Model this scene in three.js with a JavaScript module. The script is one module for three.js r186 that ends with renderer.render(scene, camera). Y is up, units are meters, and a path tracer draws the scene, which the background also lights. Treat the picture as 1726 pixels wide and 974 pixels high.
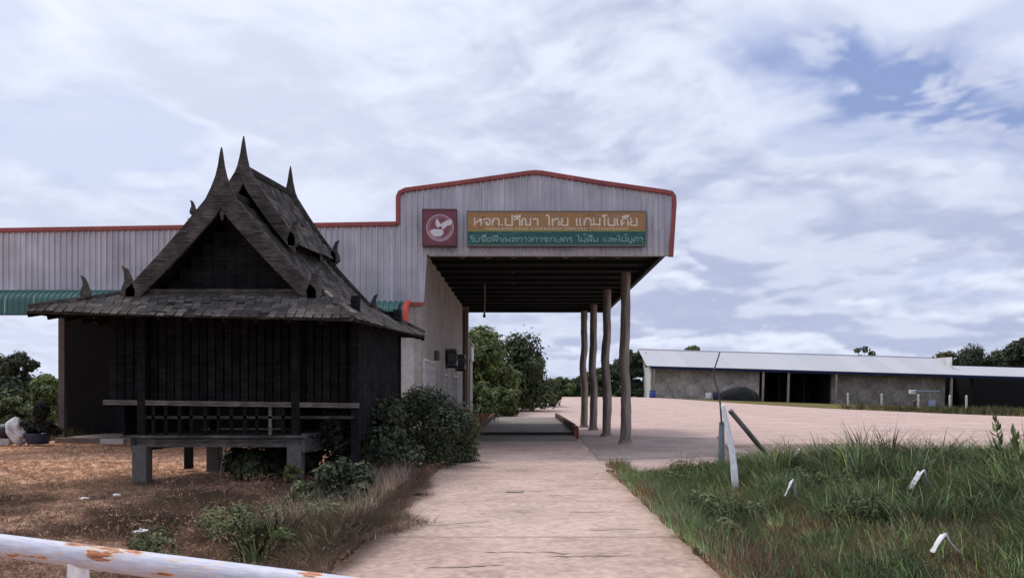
import * as THREE from 'three';
import { RoundedBoxGeometry } from 'three/addons/geometries/RoundedBoxGeometry.js';
import { mergeGeometries } from 'three/addons/utils/BufferGeometryUtils.js';

// ------------------------------------------------------------------ noise
function rng(seed) { let a = seed >>> 0; return () => { a = (a + 0x6D2B79F5) | 0; let t = Math.imul(a ^ (a >>> 15), 1 | a); t = (t + Math.imul(t ^ (t >>> 7), 61 | t)) ^ t; return ((t ^ (t >>> 14)) >>> 0) / 4294967296; }; }
function hash(x, y, s) { let h = Math.imul(x | 0, 374761393) ^ Math.imul(y | 0, 668265263) ^ Math.imul(s | 0, 2147483647 ^ 0x5bd1e995); h = Math.imul(h ^ (h >>> 13), 1274126177); h ^= h >>> 16; return (h >>> 0) / 4294967296; }
const mod = (a, n) => ((a % n) + n) % n;
function vn(x, y, s = 0, per = 0) {
  const xi = Math.floor(x), yi = Math.floor(y), fx = x - xi, fy = y - yi;
  const u = fx * fx * fx * (fx * (fx * 6 - 15) + 10), v = fy * fy * fy * (fy * (fy * 6 - 15) + 10);
  const w = per ? (i) => mod(i, per) : (i) => i;
  const a = hash(w(xi), w(yi), s), b = hash(w(xi + 1), w(yi), s), c = hash(w(xi), w(yi + 1), s), d = hash(w(xi + 1), w(yi + 1), s);
  return a + (b - a) * u + (c - a) * v + (a - b - c + d) * u * v;
}
function fbm(x, y, o = 5, s = 0, per = 0) { let f = 0, a = 0.5, n = 0; for (let i = 0; i < o; i++) { f += a * vn(x, y, s + i * 17, per); n += a; x *= 2; y *= 2; per *= 2; a *= 0.5; } return f / n; }
const clamp = (x, a = 0, b = 1) => Math.min(b, Math.max(a, x));
const sst = (a, b, x) => { const t = clamp((x - a) / (b - a)); return t * t * (3 - 2 * t); };
const mix = (a, b, t) => a + (b - a) * t;
const R = (d) => d * Math.PI / 180;

// ------------------------------------------------------------------ camera, sky, sun, exposure
const scene = new THREE.Scene();
const F = 1400, PW = 1726, PH = 974;
const camera = new THREE.PerspectiveCamera(2 * Math.atan(PH / 2 / F) * 180 / Math.PI, PW / PH, 0.1, 3000);
camera.position.set(0, 1.6, 0);
camera.lookAt(0, 1.6, -10);
camera.setViewOffset(PW, PH, -19, -175, PW, PH);

function makeSky() {
  const W = 4096, H = 2048, data = new Float32Array(W * H * 4);
  const sunDir = new THREE.Vector3(-0.35, 0.86, -0.36).normalize();
  for (let j = 0; j < H; j++) {
    const el = ((j + 0.5) / H - 0.5) * Math.PI, y = Math.sin(el), c = Math.cos(el);
    for (let i = 0; i < W; i++) {
      const th = ((i + 0.5) / W - 0.5) * 2 * Math.PI, x = Math.cos(th) * c, z = Math.sin(th) * c;
      let r, g, b;
      if (y < -0.02) { r = 0.3; g = 0.27; b = 0.25; } else {
        const k = 1 / (Math.max(y, 0) + 0.16), az = Math.atan2(x, -z), e = el;
        let px = x * k * 2.1 + 3.7, py = z * k * 2.1 + 1.3;
        const wx = fbm(px * 0.9, py * 0.9, 4, 5) - 0.5, wy = fbm(px * 0.9 + 9, py * 0.9, 4, 6) - 0.5;
        px += 0.6 * wx; py += 0.6 * wy;
        const n1 = fbm(px * 0.7, py * 0.7, 5, 11), n2 = fbm(px * 1.7 + 31, py * 1.7, 6, 23), n3 = fbm(px * 4.5, py * 4.5 + 7, 5, 41), n4 = fbm(px * 11, py * 11 + 3, 4, 53);
        // thin cover that opens into a ragged blue streak in the north-east
        const wob = 0.16 * wx + 0.10 * (n3 - 0.5);
        const st = Math.exp(-(((e - (0.345 - 0.40 * (az - 0.37)) + wob * 0.5) / 0.034) ** 2)) * sst(0.20, 0.36, az + wob) * sst(0.95, 0.6, az);
        const s2 = Math.exp(-(((e - 0.21 + wob * 0.6) / 0.03) ** 2)) * sst(0.48, 0.58, az + wob) * sst(1.0, 0.7, az);
        const s3 = sst(0.60, 0.72, n1) * 0.3;
        const open = clamp(st * sst(0.37, 0.58, n3 * 0.45 + n2 * 0.3 + n4 * 0.25) * 1.0 + s2 * 0.6 * sst(0.4, 0.6, n2) + s3 * sst(0.45, 0.65, n2), 0, 0.9);
        const hz = Math.pow(1 - clamp(y), 6), blue = [0.19 + 0.3 * hz, 0.29 + 0.28 * hz, 0.60 + 0.22 * hz];
        // cloud deck: soft mottling above, heaped clouds with grey bases low down
        const low = sst(0.34, 0.10, e) * sst(-0.3, 0.15, az) * sst(2.4, 1.4, Math.abs(az));
        const hp = (dx, dy) => { const u = az * 11 + 0.5 * wx + dx, v = e * 30 + 0.5 * wy + dy; return 0.62 * fbm(u * 0.6, v * 0.75, 4, 61) + 0.38 * fbm(u * 1.9, v * 1.7, 5, 67); };
        const h1 = low > 0 ? hp(0, 0) : 0, h2 = low > 0 ? hp(0.10, 0.22) : 0, puff = sst(0.49, 0.57, h1);
        const heap = mix(0.02 + 0.6 * sst(0.4, 0.62, n2), clamp(0.66 + (h1 - h2) * 5.0, 0.15, 1.15), puff);
        let t = sst(0.33, 0.64, n2 * 0.46 + n3 * 0.28 + n1 * 0.14 + n4 * 0.12);
        t = mix(t, 0.4 * t + 0.58, sst(0.12, -0.2, az) * 0.75 + 0.1);
        t = mix(t, heap, low * 0.85);
        const cl = [mix(0.46, 0.78, t), mix(0.515, 0.835, t), mix(0.715, 1.0, t)];
        const zen = 1 + 0.5 * sst(0.5, 0.95, y);
        const sg = 0.9 * Math.exp(-(1 - (x * sunDir.x + y * sunDir.y + z * sunDir.z)) * 9);
        r = mix(cl[0], blue[0], open) * zen + sg; g = mix(cl[1], blue[1], open) * zen + sg * 0.97; b = mix(cl[2], blue[2], open) * zen + sg * 0.9;
      }
      const o = (j * W + i) * 4; data[o] = r; data[o + 1] = g; data[o + 2] = b; data[o + 3] = 1;
    }
  }
  const t = new THREE.DataTexture(data, W, H, THREE.RGBAFormat, THREE.FloatType);
  t.mapping = THREE.EquirectangularReflectionMapping; t.magFilter = THREE.LinearFilter; t.minFilter = THREE.LinearFilter; t.wrapS = THREE.RepeatWrapping; t.needsUpdate = true;
  return t;
}
const skyTex = makeSky();
scene.background = skyTex; scene.environment = skyTex;
const sun = new THREE.DirectionalLight(new THREE.Color(1, 0.95, 0.87), 1.5);
sun.position.set(-35, 86, -36 - 20); sun.target.position.set(0, 0, -20); scene.add(sun, sun.target);
sun.castShadow = true; sun.shadow.radius = 22; sun.shadow.mapSize.set(2048, 2048);
Object.assign(sun.shadow.camera, { left: -90, right: 90, top: 90, bottom: -90, near: 1, far: 320 });
const renderer = new THREE.WebGLRenderer({ antialias: true });
renderer.setSize(1024, 577); renderer.toneMapping = THREE.LinearToneMapping; renderer.toneMappingExposure = 1.0;
renderer.shadowMap.enabled = true;

// ------------------------------------------------------------------ helpers
const used = {};
function numbered(n) { const k = used[n] = (used[n] ?? -1) + 1; return k ? n + '_' + String(k).padStart(3, '0') : n; }
function tag(o, label, category, group) { o.userData.label = label; o.userData.category = category; if (group) o.userData.group = group; return o; }
function thing(name, label, category, p = [0, 0, 0], group) { const o = new THREE.Group(); o.name = numbered(name); o.position.set(...p); scene.add(o); return tag(o, label, category, group); }
function struct(name, geo, mat) { const m = new THREE.Mesh(geo, mat); m.name = numbered(name); m.castShadow = m.receiveShadow = true; m.userData.kind = 'structure'; scene.add(m); return m; }
function wpos(o) { const v = new THREE.Vector3(); for (; o && o !== scene; o = o.parent) v.add(o.position); return v; }
function part(parent, name, geo, mat, label) {            // geo given in world coordinates
  const p = wpos(parent); geo.translate(-p.x, -p.y, -p.z);
  return piece(parent, name, geo, mat, label);
}
function piece(parent, name, geo, mat, label) { const m = new THREE.Mesh(geo, mat); m.name = name; m.castShadow = m.receiveShadow = true; if (label) m.userData.label = label; parent.add(m); return m; }
function uvm(g, s = 1) {                                   // uv in metres by dominant normal
  if (g.index) g = g.toNonIndexed();
  const p = g.attributes.position, n = g.attributes.normal, u = new Float32Array(p.count * 2);
  for (let i = 0; i < p.count; i++) {
    const ax = Math.abs(n.getX(i)), ay = Math.abs(n.getY(i)), az = Math.abs(n.getZ(i)), x = p.getX(i), y = p.getY(i), z = p.getZ(i);
    if (ay >= ax && ay >= az) { u[2 * i] = x * s; u[2 * i + 1] = z * s; } else if (ax >= az) { u[2 * i] = z * s; u[2 * i + 1] = y * s; } else { u[2 * i] = x * s; u[2 * i + 1] = y * s; }
  }
  g.setAttribute('uv', new THREE.BufferAttribute(u, 2)); return g;
}
function box(w, h, d, x, y, z, b = 0) { const g = b ? new RoundedBoxGeometry(w, h, d, 1, b) : new THREE.BoxGeometry(w, h, d); g.translate(x, y, z); return uvm(g); }
function b2(x0, x1, y0, y1, z0, z1, b = 0) { return box(Math.abs(x1 - x0), Math.abs(y1 - y0), Math.abs(z1 - z0), (x0 + x1) / 2, (y0 + y1) / 2, (z0 + z1) / 2, b); }
const V = (x, y, z) => new THREE.Vector3(x, y, z);
function beam(p, q, w, h, up = V(0, 1, 0)) {
  const d = q.clone().sub(p), L = d.length(); d.normalize();
  const s = new THREE.Vector3().crossVectors(d, up).normalize(), u = new THREE.Vector3().crossVectors(s, d);
  const g = uvm(new THREE.BoxGeometry(w, h, L)); const m = new THREE.Matrix4().makeBasis(s, u, d.clone().negate());
  g.applyMatrix4(m); const c = p.clone().add(q).multiplyScalar(0.5); g.translate(c.x, c.y, c.z); return g;
}
function tube(pts, r, rs = 8, seg) { return new THREE.TubeGeometry(new THREE.CatmullRomCurve3(pts), seg ?? Math.max(2, pts.length * 3), r, rs, false); }
function taper(pts, r0, r1, rs = 7, seg = 8) {
  const g = tube(pts, 1, rs, seg), p = g.attributes.position, c = new THREE.CatmullRomCurve3(pts);
  for (let i = 0; i <= seg; i++) { const q = c.getPointAt(i / seg), r = mix(r0, r1, i / seg); for (let j = 0; j <= rs; j++) { const k = i * (rs + 1) + j; p.setXYZ(k, q.x + (p.getX(k) - q.x) * r, q.y + (p.getY(k) - q.y) * r, q.z + (p.getZ(k) - q.z) * r); } }
  return g;
}
function clean(g) { g = g.index ? g.toNonIndexed() : g; for (const k of Object.keys(g.attributes)) if (!['position', 'normal', 'uv', 'color'].includes(k)) g.deleteAttribute(k); return g; }
const merge = (a) => mergeGeometries(a.map(clean), false);
function hexa(a, b, c, d, th) {                            // slab under the quad a b c d, thickness th along its normal
  const n = new THREE.Vector3().crossVectors(b.clone().sub(a), d.clone().sub(a)).normalize().multiplyScalar(-th);
  const q = [a, b, c, d].map((v) => v.clone().add(n)); const P = [];
  const quad = (w, x, y, z) => { for (const v of [w, x, y, w, y, z]) P.push(v.x, v.y, v.z); };
  quad(a, b, c, d); quad(q[3], q[2], q[1], q[0]); const t = [a, b, c, d];
  for (let i = 0; i < 4; i++) { const k = (i + 1) % 4; quad(t[k], t[i], q[i], q[k]); }
  const g = new THREE.BufferGeometry(); g.setAttribute('position', new THREE.Float32BufferAttribute(P, 3)); g.computeVertexNormals(); return uvm(g);
}
function extr(pts, depth, bev = 0.008) { const s = new THREE.Shape(pts.map((p) => new THREE.Vector2(p[0], p[1]))); return uvm(new THREE.ExtrudeGeometry(s, { depth: depth - 2 * bev, bevelEnabled: true, bevelSize: bev, bevelThickness: bev, bevelSegments: 1, curveSegments: 6 })); }
function ribbon(pts, w, depth, z) {                        // band of width w along a polyline in x,y, its front face at z
  const L = [], Rr = [];
  for (let i = 0; i < pts.length; i++) {
    const a = pts[Math.max(0, i - 1)], b = pts[Math.min(pts.length - 1, i + 1)]; let dx = b[0] - a[0], dy = b[1] - a[1]; const l = Math.hypot(dx, dy); dx /= l; dy /= l;
    L.push([pts[i][0] - dy * w / 2, pts[i][1] + dx * w / 2]); Rr.unshift([pts[i][0] + dy * w / 2, pts[i][1] - dx * w / 2]);
  }
  const g = extr([...L, ...Rr], depth, 0.012); g.translate(0, 0, z - depth); return g;
}
const AX = (px, d) => (px - 882) / F * d, AY = (py, d) => 1.6 + (662 - py) / F * d;

// ------------------------------------------------------------------ textures and materials
function tex(n, fn, rep = 1, srgb = true) {
  const d = new Uint8Array(n * n * 4);
  for (let j = 0; j < n; j++) for (let i = 0; i < n; i++) { const c = fn(i / n, j / n), o = (j * n + i) * 4; for (let k = 0; k < 3; k++) d[o + k] = clamp(Array.isArray(c) ? c[k] : c) * 255; d[o + 3] = 255; }
  const t = new THREE.DataTexture(d, n, n); t.wrapS = t.wrapT = THREE.RepeatWrapping; t.magFilter = THREE.LinearFilter; t.minFilter = THREE.LinearMipmapLinearFilter; t.generateMipmaps = true; t.repeat.set(rep, rep); if (srgb) t.colorSpace = THREE.SRGBColorSpace; let mean = 0; for (let i = 1; i < d.length; i += 4 * 97) mean += Math.pow(d[i] / 255, 2.2); t.userData = { mean: mean / Math.ceil(d.length / (4 * 97)) }; t.needsUpdate = true; return t;
}
// grey textures near 1 that multiply the base colour
const tConcrete = tex(1024, (u, v) => { const a = fbm(u * 5, v * 5, 5, 1, 5), b = fbm(u * 90, v * 90, 3, 2, 90), c = fbm(u * 14, v * 14, 4, 9, 14); const st = sst(0.60, 0.72, c) * 0.05; const t = 0.84 + 0.20 * (a - 0.5) + 0.22 * (b - 0.5) - st; return [t + 0.06, t + 0.045, t + 0.03]; }, 1 / 6);
const hConcrete = tex(512, (u, v) => fbm(u * 60, v * 60, 4, 3, 60), 1 / 2, false);
const tPlaster = tex(512, (u, v) => { const a = fbm(u * 4, v * 4, 5, 31, 4), s = fbm(u * 40, v * 3, 4, 32, 3 ), b = fbm(u * 70, v * 70, 2, 35, 70); return 0.86 + 0.25 * (a - 0.5) + 0.0 * s + 0.16 * (b - 0.5); }, 1 / 4);
const tMetal = tex(512, (u, v) => { const s = vn(u * 64, v * 2, 41, 64) * 0.6 + vn(u * 128, v * 3, 42, 128) * 0.4, a = fbm(u * 5, v * 5, 5, 43, 5); const t = 0.84 + 0.13 * (s - 0.5) + 0.2 * (a - 0.5); return [t + 0.02, t + 0.01, t]; }, 1 / 3);
const tWood = tex(512, (u, v) => { const w = fbm(u * 4, v * 4, 3, 55, 4) * 2, s = vn(u * 6 + w, v * 90, 51, 0) * 0.5 + vn(u * 14, v * 150, 52, 0) * 0.5, a = fbm(u * 6, v * 6, 4, 53, 6); return 0.66 + 0.5 * (s - 0.5) + 0.45 * (a - 0.5); }, 1 / 1.3);
const hWood = tex(256, (u, v) => vn(u * 6, v * 70, 51, 0) * 0.7 + 0.3 * fbm(u * 20, v * 20, 3, 4, 20), 1 / 1.3, false);
const tEarth = tex(1024, (u, v) => { const a = fbm(u * 7, v * 7, 6, 61, 7), b = fbm(u * 120, v * 120, 3, 62, 120), c = fbm(u * 30, v * 30, 4, 63, 30); const t = 0.72 + 0.35 * (a - 0.5) + 0.6 * (b - 0.5) + 0.4 * (c - 0.5); return [t + 0.05, t, t - 0.03]; }, 1 / 5);
const hEarth = tex(512, (u, v) => fbm(u * 40, v * 40, 5, 65, 40), 1 / 2.5, false);
const tYard = tex(1024, (u, v) => { const a = fbm(u * 6, v * 6, 6, 71, 6), b = fbm(u * 110, v * 110, 3, 72, 110), c = fbm(u * 22, v * 22, 4, 73, 22); const t = 0.84 + 0.14 * (a - 0.5) + 0.18 * (b - 0.5) + 0.08 * (c - 0.5); return [t + 0.04, t + 0.01, t]; }, 1 / 9);
const tBlock = tex(512, (u, v) => { const a = fbm(u * 6, v * 6, 5, 81, 6), b = fbm(u * 40, v * 40, 3, 82, 40); return 0.78 + 0.4 * (a - 0.5) + 0.3 * (b - 0.5); }, 1 / 5);
const tPipe = (() => {                                      // white paint flaking off rusty pipe: u round, v along
  return tex(1024, (u, v) => {
    const g = fbm(u * 60, v * 60, 3, 93, 60), f = 0.72 * vn(u * 7, v * 17, 91, 0) + 0.28 * fbm(u * 30, v * 60, 3, 92), k = sst(0.735, 0.80, f), halo = sst(0.66, 0.77, f);
    const spots = sst(0.80, 0.85, vn(u * 30, v * 50, 94, 0)) * 0.6;
    const w = [0.82 - 0.16 * (1 - g), 0.82 - 0.16 * (1 - g), 0.86 - 0.14 * (1 - g)], rust = [0.30 + 0.62 * g, 0.15 + 0.42 * g, 0.08 + 0.26 * g];
    return [0, 1, 2].map((i) => mix(mix(w[i], [0.80, 0.70, 0.62][i], Math.max(halo, spots)), rust[i], k));
  });
})();
const C = (r, g, b) => new THREE.Color().setRGB(r, g, b);
function M(col, o = {}) { if (o.map && o.map !== tPipe) col = col.map((c) => c / o.map.userData.mean); return new THREE.MeshPhysicalMaterial({ color: C(...col), roughness: 0.85, metalness: 0, specularIntensity: (o.roughness ?? 0.85) > 0.6 ? 0.25 : 1, ...o }); }
const DS = { side: THREE.DoubleSide };
const m = {
  slab: [[0.45, 0.335, 0.285], [0.43, 0.318, 0.268], [0.465, 0.35, 0.30]].map((c) => M(c, { map: tConcrete, bumpMap: hConcrete, bumpScale: 0.0025, roughness: 0.95 })),
  yard: M([1, 1, 1], { map: tYard, roughness: 0.97, bumpMap: hConcrete, bumpScale: 0.004, vertexColors: true }),
  greyConcrete: M([0.25, 0.215, 0.195], { map: tConcrete, bumpMap: hConcrete, bumpScale: 0.004 }),
  pillar: M([0.125, 0.116, 0.11], { map: tPlaster }),
  log: M([0.235, 0.198, 0.168], { map: tBlock, bumpMap: hWood, bumpScale: 0.02, roughness: 0.95 }),
  post: M([0.255, 0.215, 0.18], { map: tPlaster, roughness: 0.8 }),
  clad: [[0.46, 0.455, 0.50], [0.425, 0.42, 0.47], [0.50, 0.495, 0.54]].map((c) => M(c, { map: tMetal, roughness: 0.55, metalness: 0.15, ...DS })),
  red: M([0.26, 0.055, 0.05], { map: tMetal, roughness: 0.5 }), redBright: M([0.62, 0.07, 0.045], { roughness: 0.5 }),
  green: M([0.035, 0.125, 0.108], { map: tMetal, roughness: 0.4, ...DS }),
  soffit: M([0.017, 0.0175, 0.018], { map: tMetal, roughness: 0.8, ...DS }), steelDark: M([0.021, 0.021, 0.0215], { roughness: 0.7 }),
  roofSheet: M([0.3, 0.3, 0.31], { map: tMetal, roughness: 0.5, ...DS }),
  plaster: M([0.36, 0.335, 0.305], { map: tPlaster, bumpMap: hConcrete, bumpScale: 0.003 }), plasterPale: M([0.5, 0.48, 0.46], { map: tPlaster }),
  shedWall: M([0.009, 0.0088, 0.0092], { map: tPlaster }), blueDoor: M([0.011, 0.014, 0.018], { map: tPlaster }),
  white: M([0.72, 0.72, 0.73], { roughness: 0.6 }), offwhite: M([0.6, 0.59, 0.57], { map: tPlaster, roughness: 0.7 }),
  pane: M([0.03, 0.035, 0.04], { roughness: 0.12 }), ac: M([0.06, 0.06, 0.06], { roughness: 0.6 }), acGrille: M([0.02, 0.02, 0.02]),
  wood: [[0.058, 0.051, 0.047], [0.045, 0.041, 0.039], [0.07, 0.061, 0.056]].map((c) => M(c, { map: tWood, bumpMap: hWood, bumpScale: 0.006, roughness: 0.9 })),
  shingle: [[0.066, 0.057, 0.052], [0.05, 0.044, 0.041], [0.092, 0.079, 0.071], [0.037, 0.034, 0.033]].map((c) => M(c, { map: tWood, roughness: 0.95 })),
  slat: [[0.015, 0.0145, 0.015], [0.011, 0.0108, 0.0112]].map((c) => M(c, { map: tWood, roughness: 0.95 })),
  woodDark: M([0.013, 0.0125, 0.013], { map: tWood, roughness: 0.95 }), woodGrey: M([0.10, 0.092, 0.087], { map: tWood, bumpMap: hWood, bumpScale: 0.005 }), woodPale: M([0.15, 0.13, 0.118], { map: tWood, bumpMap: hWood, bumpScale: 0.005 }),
  bark: M([0.11, 0.085, 0.065], { map: tWood }), barnRoof: M([0.5, 0.49, 0.525], { roughness: 0.7, ...DS }), barnWall: M([0.34, 0.30, 0.27], { map: tBlock }), barnBlue: M([0.018, 0.025, 0.075]),
  deck: M([0.2, 0.18, 0.16], { map: tConcrete, roughness: 0.8 }), brick: M([0.2, 0.06, 0.045], { map: tBlock }),
  blue: M([0.03, 0.07, 0.28], { roughness: 0.5 }), blueDark: M([0.02, 0.03, 0.07], { roughness: 0.5 }), sack: M([0.62, 0.62, 0.64], { roughness: 0.75 }), litter: M([0.7, 0.7, 0.73], { roughness: 0.6, ...DS }),
};
const leafMats = [[0.075, 0.10, 0.042], [0.10, 0.135, 0.045], [0.052, 0.068, 0.038], [0.14, 0.14, 0.055]].map((c) => new THREE.MeshPhysicalMaterial({ color: C(...c), vertexColors: true, roughness: 0.75, specularIntensity: 0.4, transmission: 0.25, thickness: 0, side: THREE.DoubleSide }));

// ------------------------------------------------------------------ ground, yard, driveway
const fade = (d) => sst(35, 110, d);
const landH = (x, d) => clamp(1.0 - Math.max(0, x - 15) * 0.033, -1.2, 1.0) * fade(d);
const yardFar = (x) => x < 17 ? 116 : x < 20 ? mix(116, 88, (x - 17) / 3) : x < 25 ? mix(88, 70, (x - 20) / 5) : x < 32 ? mix(70, 54, (x - 25) / 7) : Math.max(30, mix(54, 40, (x - 32) / 28));
function inYard(x, d) { return x > (d < 44 ? 1.7 : -2.2 - (d - 44) * 0.01) && d > 16.6 && d < yardFar(x); }
function lines(a, b, step, growth) { const o = [a]; let s = step, x = a; while (x < b) { x += s; s *= growth; o.push(Math.min(x, b)); } return o; }
function gridMesh(xs, ds, hf, cf) {
  const P = [], N = [], K = [], I = [], U = [];
  for (const d of ds) for (const x of xs) { P.push(x, hf(x, d), -d); U.push(x, d); const c = cf(x, d); K.push(...c); }
  const w = xs.length; for (let j = 0; j < ds.length - 1; j++) for (let i = 0; i < w - 1; i++) { const a = j * w + i; I.push(a, a + 1, a + w + 1, a, a + w + 1, a + w); }
  const g = new THREE.BufferGeometry(); g.setAttribute('position', new THREE.Float32BufferAttribute(P, 3)); g.setAttribute('uv', new THREE.Float32BufferAttribute(U, 2)); g.setAttribute('color', new THREE.Float32BufferAttribute(K, 3)); g.setIndex(I); g.computeVertexNormals(); return g;
}
const sym = (l) => [...l.slice(1).map((v) => -v).reverse(), ...l];
function groundH(x, d) {
  let h = landH(x, d) - (x > 1.6 && d > 14 && d < 18.2 ? 0.008 : 0.035);
  if (inYard(x - (d < 44 ? 0.9 : 0), d) && d > 18.2) return h - 0.12 - 0.25 * fade(d);
  const nearDrive = Math.abs(x) < 1.5 && d < 27;
  if (!nearDrive && d < 40) h += 0.08 * (fbm(x * 0.5, d * 0.5, 4, 7) - 0.5) * sst(2.0, 3.0, Math.abs(x)) * (x > 0 ? sst(17, 15, d) : 1) + (x > 1.9 && d < 16.4 ? 0.16 * sst(1.9, 4.5, x) * sst(16.4, 14.5, d) : 0);
  return h - (nearDrive ? 0.12 : 0);
}
{
  const xs = sym(lines(0, 900, 0.3, 1.035)), ds = [...lines(-60, 3, 6, 1), ...lines(3.2, 1500, 0.3, 1.035)];
  const col = (x, d) => {
    const n = fbm(x * 0.35, d * 0.35, 5, 101), n2 = fbm(x * 1.3, d * 1.3, 4, 103);
    let c;
    if (x < 0) { c = [mix(0.25, 0.42, n), mix(0.175, 0.29, n), mix(0.13, 0.21, n)]; const far = sst(14, 19, d + 5 * (n2 - 0.5)); c = [mix(c[0], 0.58, far * 0.85), mix(c[1], 0.37, far * 0.85), mix(c[2], 0.25, far * 0.85)]; }
    else { const t = sst(0.42, 0.62, n2); c = [mix(0.24, 0.12, t), mix(0.165, 0.13, t), mix(0.12, 0.065, t)]; }
    const g = sst(34, 50, d); return [mix(c[0], 0.085 + 0.06 * n, g), mix(c[1], 0.09 + 0.04 * n, g), mix(c[2], 0.035, g)];
  };
  struct('ground', gridMesh(xs, ds, groundH, col), M([1, 1, 1], { map: tEarth, bumpMap: hEarth, bumpScale: 0.03, vertexColors: true, roughness: 1 }));
  // yard: one pale sheet clipped by its outline
  const P = [], U = [], K = [];
  const xs2 = lines(-3.4, 75, 0.55, 1.02), nd = 110;
  const col2 = (x, d) => {
    const st = sst(0.52, 0.72, fbm(x * 0.10 + 4, d * 0.45, 5, 111)) * 0.2 * sst(60, 25, d), st2 = 1.6 * sst(0.56, 0.68, fbm(x * 0.12, d * 0.8, 4, 115)) * 0.3 * sst(36, 24, d) * sst(1.5, 4, x) * sst(14, 8, x);
    const k = 0.97 - st - st2; return [0.475 * k, 0.37 * k, 0.33 * k];
  };
  const V2 = (i, j) => { const x = xs2[i], d0 = x < 1.7 ? mix(50, 47, 0) : 17 + 0.25 * Math.sin(x * 1.7) + 0.2 * Math.sin(x * 4.1), d1 = yardFar(x) + 1.2 * (vn(x * 0.8, 1, 3) - 0.5), t = j / nd, d = d0 + (d1 - d0) * t * t * (0.55) + (d1 - d0) * t * 0.45; return [x, landH(x, d) + 0.004, d]; };
  for (let i = 0; i < xs2.length - 1; i++) { if (xs2[i] < 1.7 && xs2[i + 1] > 1.7) xs2[i + 1] = 1.7; }
  for (let i = 0; i < xs2.length - 1; i++) for (let j = 0; j < nd; j++) {
    const a = V2(i, j), b = V2(i + 1, j), c = V2(i + 1, j + 1), d = V2(i, j + 1);
    if (xs2[i] < 1.7 && xs2[i + 1] >= 1.7) { /* step in the outline */ const f = (q) => [q[0], landH(q[0], q[2]) + 0.004, q[2]]; const dd = (j2) => V2(i, j2)[2]; const b3 = f([1.7, 0, dd(j)]), c3 = f([1.7, 0, dd(j + 1)]); for (const q of [a, b3, c3, a, c3, d]) { P.push(q[0], q[1], -q[2]); U.push(q[0], q[2]); K.push(...col2(q[0], q[2])); } continue; }
    for (const q of [a, b, c, a, c, d]) { P.push(q[0], q[1], -q[2]); U.push(q[0], q[2]); K.push(...col2(q[0], q[2])); }
  }
  const g = new THREE.BufferGeometry(); g.setAttribute('position', new THREE.Float32BufferAttribute(P, 3)); g.setAttribute('uv', new THREE.Float32BufferAttribute(U, 2)); g.setAttribute('color', new THREE.Float32BufferAttribute(K, 3)); g.computeVertexNormals();
  struct('yard', g, m.yard);
  // driveway of cast concrete slabs
  const dr = new THREE.Group(); dr.name = 'driveway'; dr.userData.kind = 'structure'; scene.add(dr);
  const joints = [3.2, 6.0, 9.15, 12.1, 15.2, 18.2, 21.3, 24.4, 27.2], r = rng(5);
  for (let k = 0; k < joints.length - 1; k++) {
    const a = joints[k], b = joints[k + 1], w0 = -1.74 + 0.03 * r(), w1 = 1.70 + 0.03 * r();
    const sh = []; const n = 14;
    for (let i = 0; i <= n; i++) sh.push([w0 + 0.05 * (vn(i * 0.9, k, 8) - 0.5) + 0.012 * (r() - 0.5), a + 0.024 + (b - a - 0.048) * i / n]);
    for (let i = n; i >= 0; i--) sh.push([w1 + 0.05 * (vn(i * 0.9, k + 40, 8) - 0.5) + 0.012 * (r() - 0.5), a + 0.024 + (b - a - 0.048) * i / n]);
    const s = new THREE.Shape(sh.map((p) => new THREE.Vector2(p[0], p[1])));
    let e = new THREE.ExtrudeGeometry(s, { depth: 0.14, bevelEnabled: true, bevelSize: 0.008, bevelThickness: 0.008, bevelSegments: 1 }); e.rotateX(-Math.PI / 2); e.translate(0, -0.135 + 0.004 * (r() - 0.5), 0);
    e = uvm(e); part(dr, 'concrete_slab', e, m.slab[k % 3]);
  }
  const cr = rng(61), crackM = M([0.2, 0.155, 0.13]);
  for (const [x0, d0, ang, len] of [[-1.4, 9.9, 0.1, 1.2], [-0.4, 8.25, -0.05, 0.9], [0.2, 8.05, 0.02, 1.0], [0.35, 12.8, 0.15, 0.8], [-0.3, 13.5, 0.05, 0.7], [1.2, 15.9, 1.2, 4.5], [1.5, 20.2, 1.3, 4], [0.6, 11.0, 0.1, 0.7], [-0.9, 7.5, 0.3, 0.8], [0.7, 9.6, -0.1, 0.7], [-1.1, 16.8, 0.05, 1.6], [0.1, 18.9, 0.02, 1.2]]) {
    const P = []; let x = x0, d = d0, n = Math.ceil(len / 0.08), px = x, pd = d, pw = 0.002;
    for (let i = 1; i <= n; i++) { const a = ang + 1.6 * (cr() - 0.5); x += Math.cos(a) * 0.08; d += Math.sin(a) * 0.08; const w = (0.004 + 0.012 * cr()) * (i < n ? 1 : 0.2); if (Math.abs(x) < 1.66) { const y = 0.0165; for (const q of [[px, pd - pw], [x, d - w], [x, d + w], [px, pd - pw], [x, d + w], [px, pd + pw]]) P.push(q[0], y, -q[1]); } px = x; pd = d; pw = w; }
    const g = new THREE.BufferGeometry(); g.setAttribute('position', new THREE.Float32BufferAttribute(P, 3)); g.computeVertexNormals(); part(dr, 'crack', uvm(g), crackM);
  }
  const ap = hexa(V(1.78, 0.016, -19.6), V(5.3, 0.016, -21.0), V(6.9, 0.016, -29), V(2.1, 0.016, -32), 0.01); struct('dark_ground_patch', ap, M([0.315, 0.255, 0.225], { map: tConcrete }));  // flat grey-brown patch, darker than the yard around it, with a pale kerb beyond
  const kb = beam(V(5.38, 0.03, -21.0), V(6.96, 0.03, -29.5), 0.14, 0.12); struct('kerb', kb, M([0.5, 0.42, 0.37], { map: tConcrete }));
}

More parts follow.
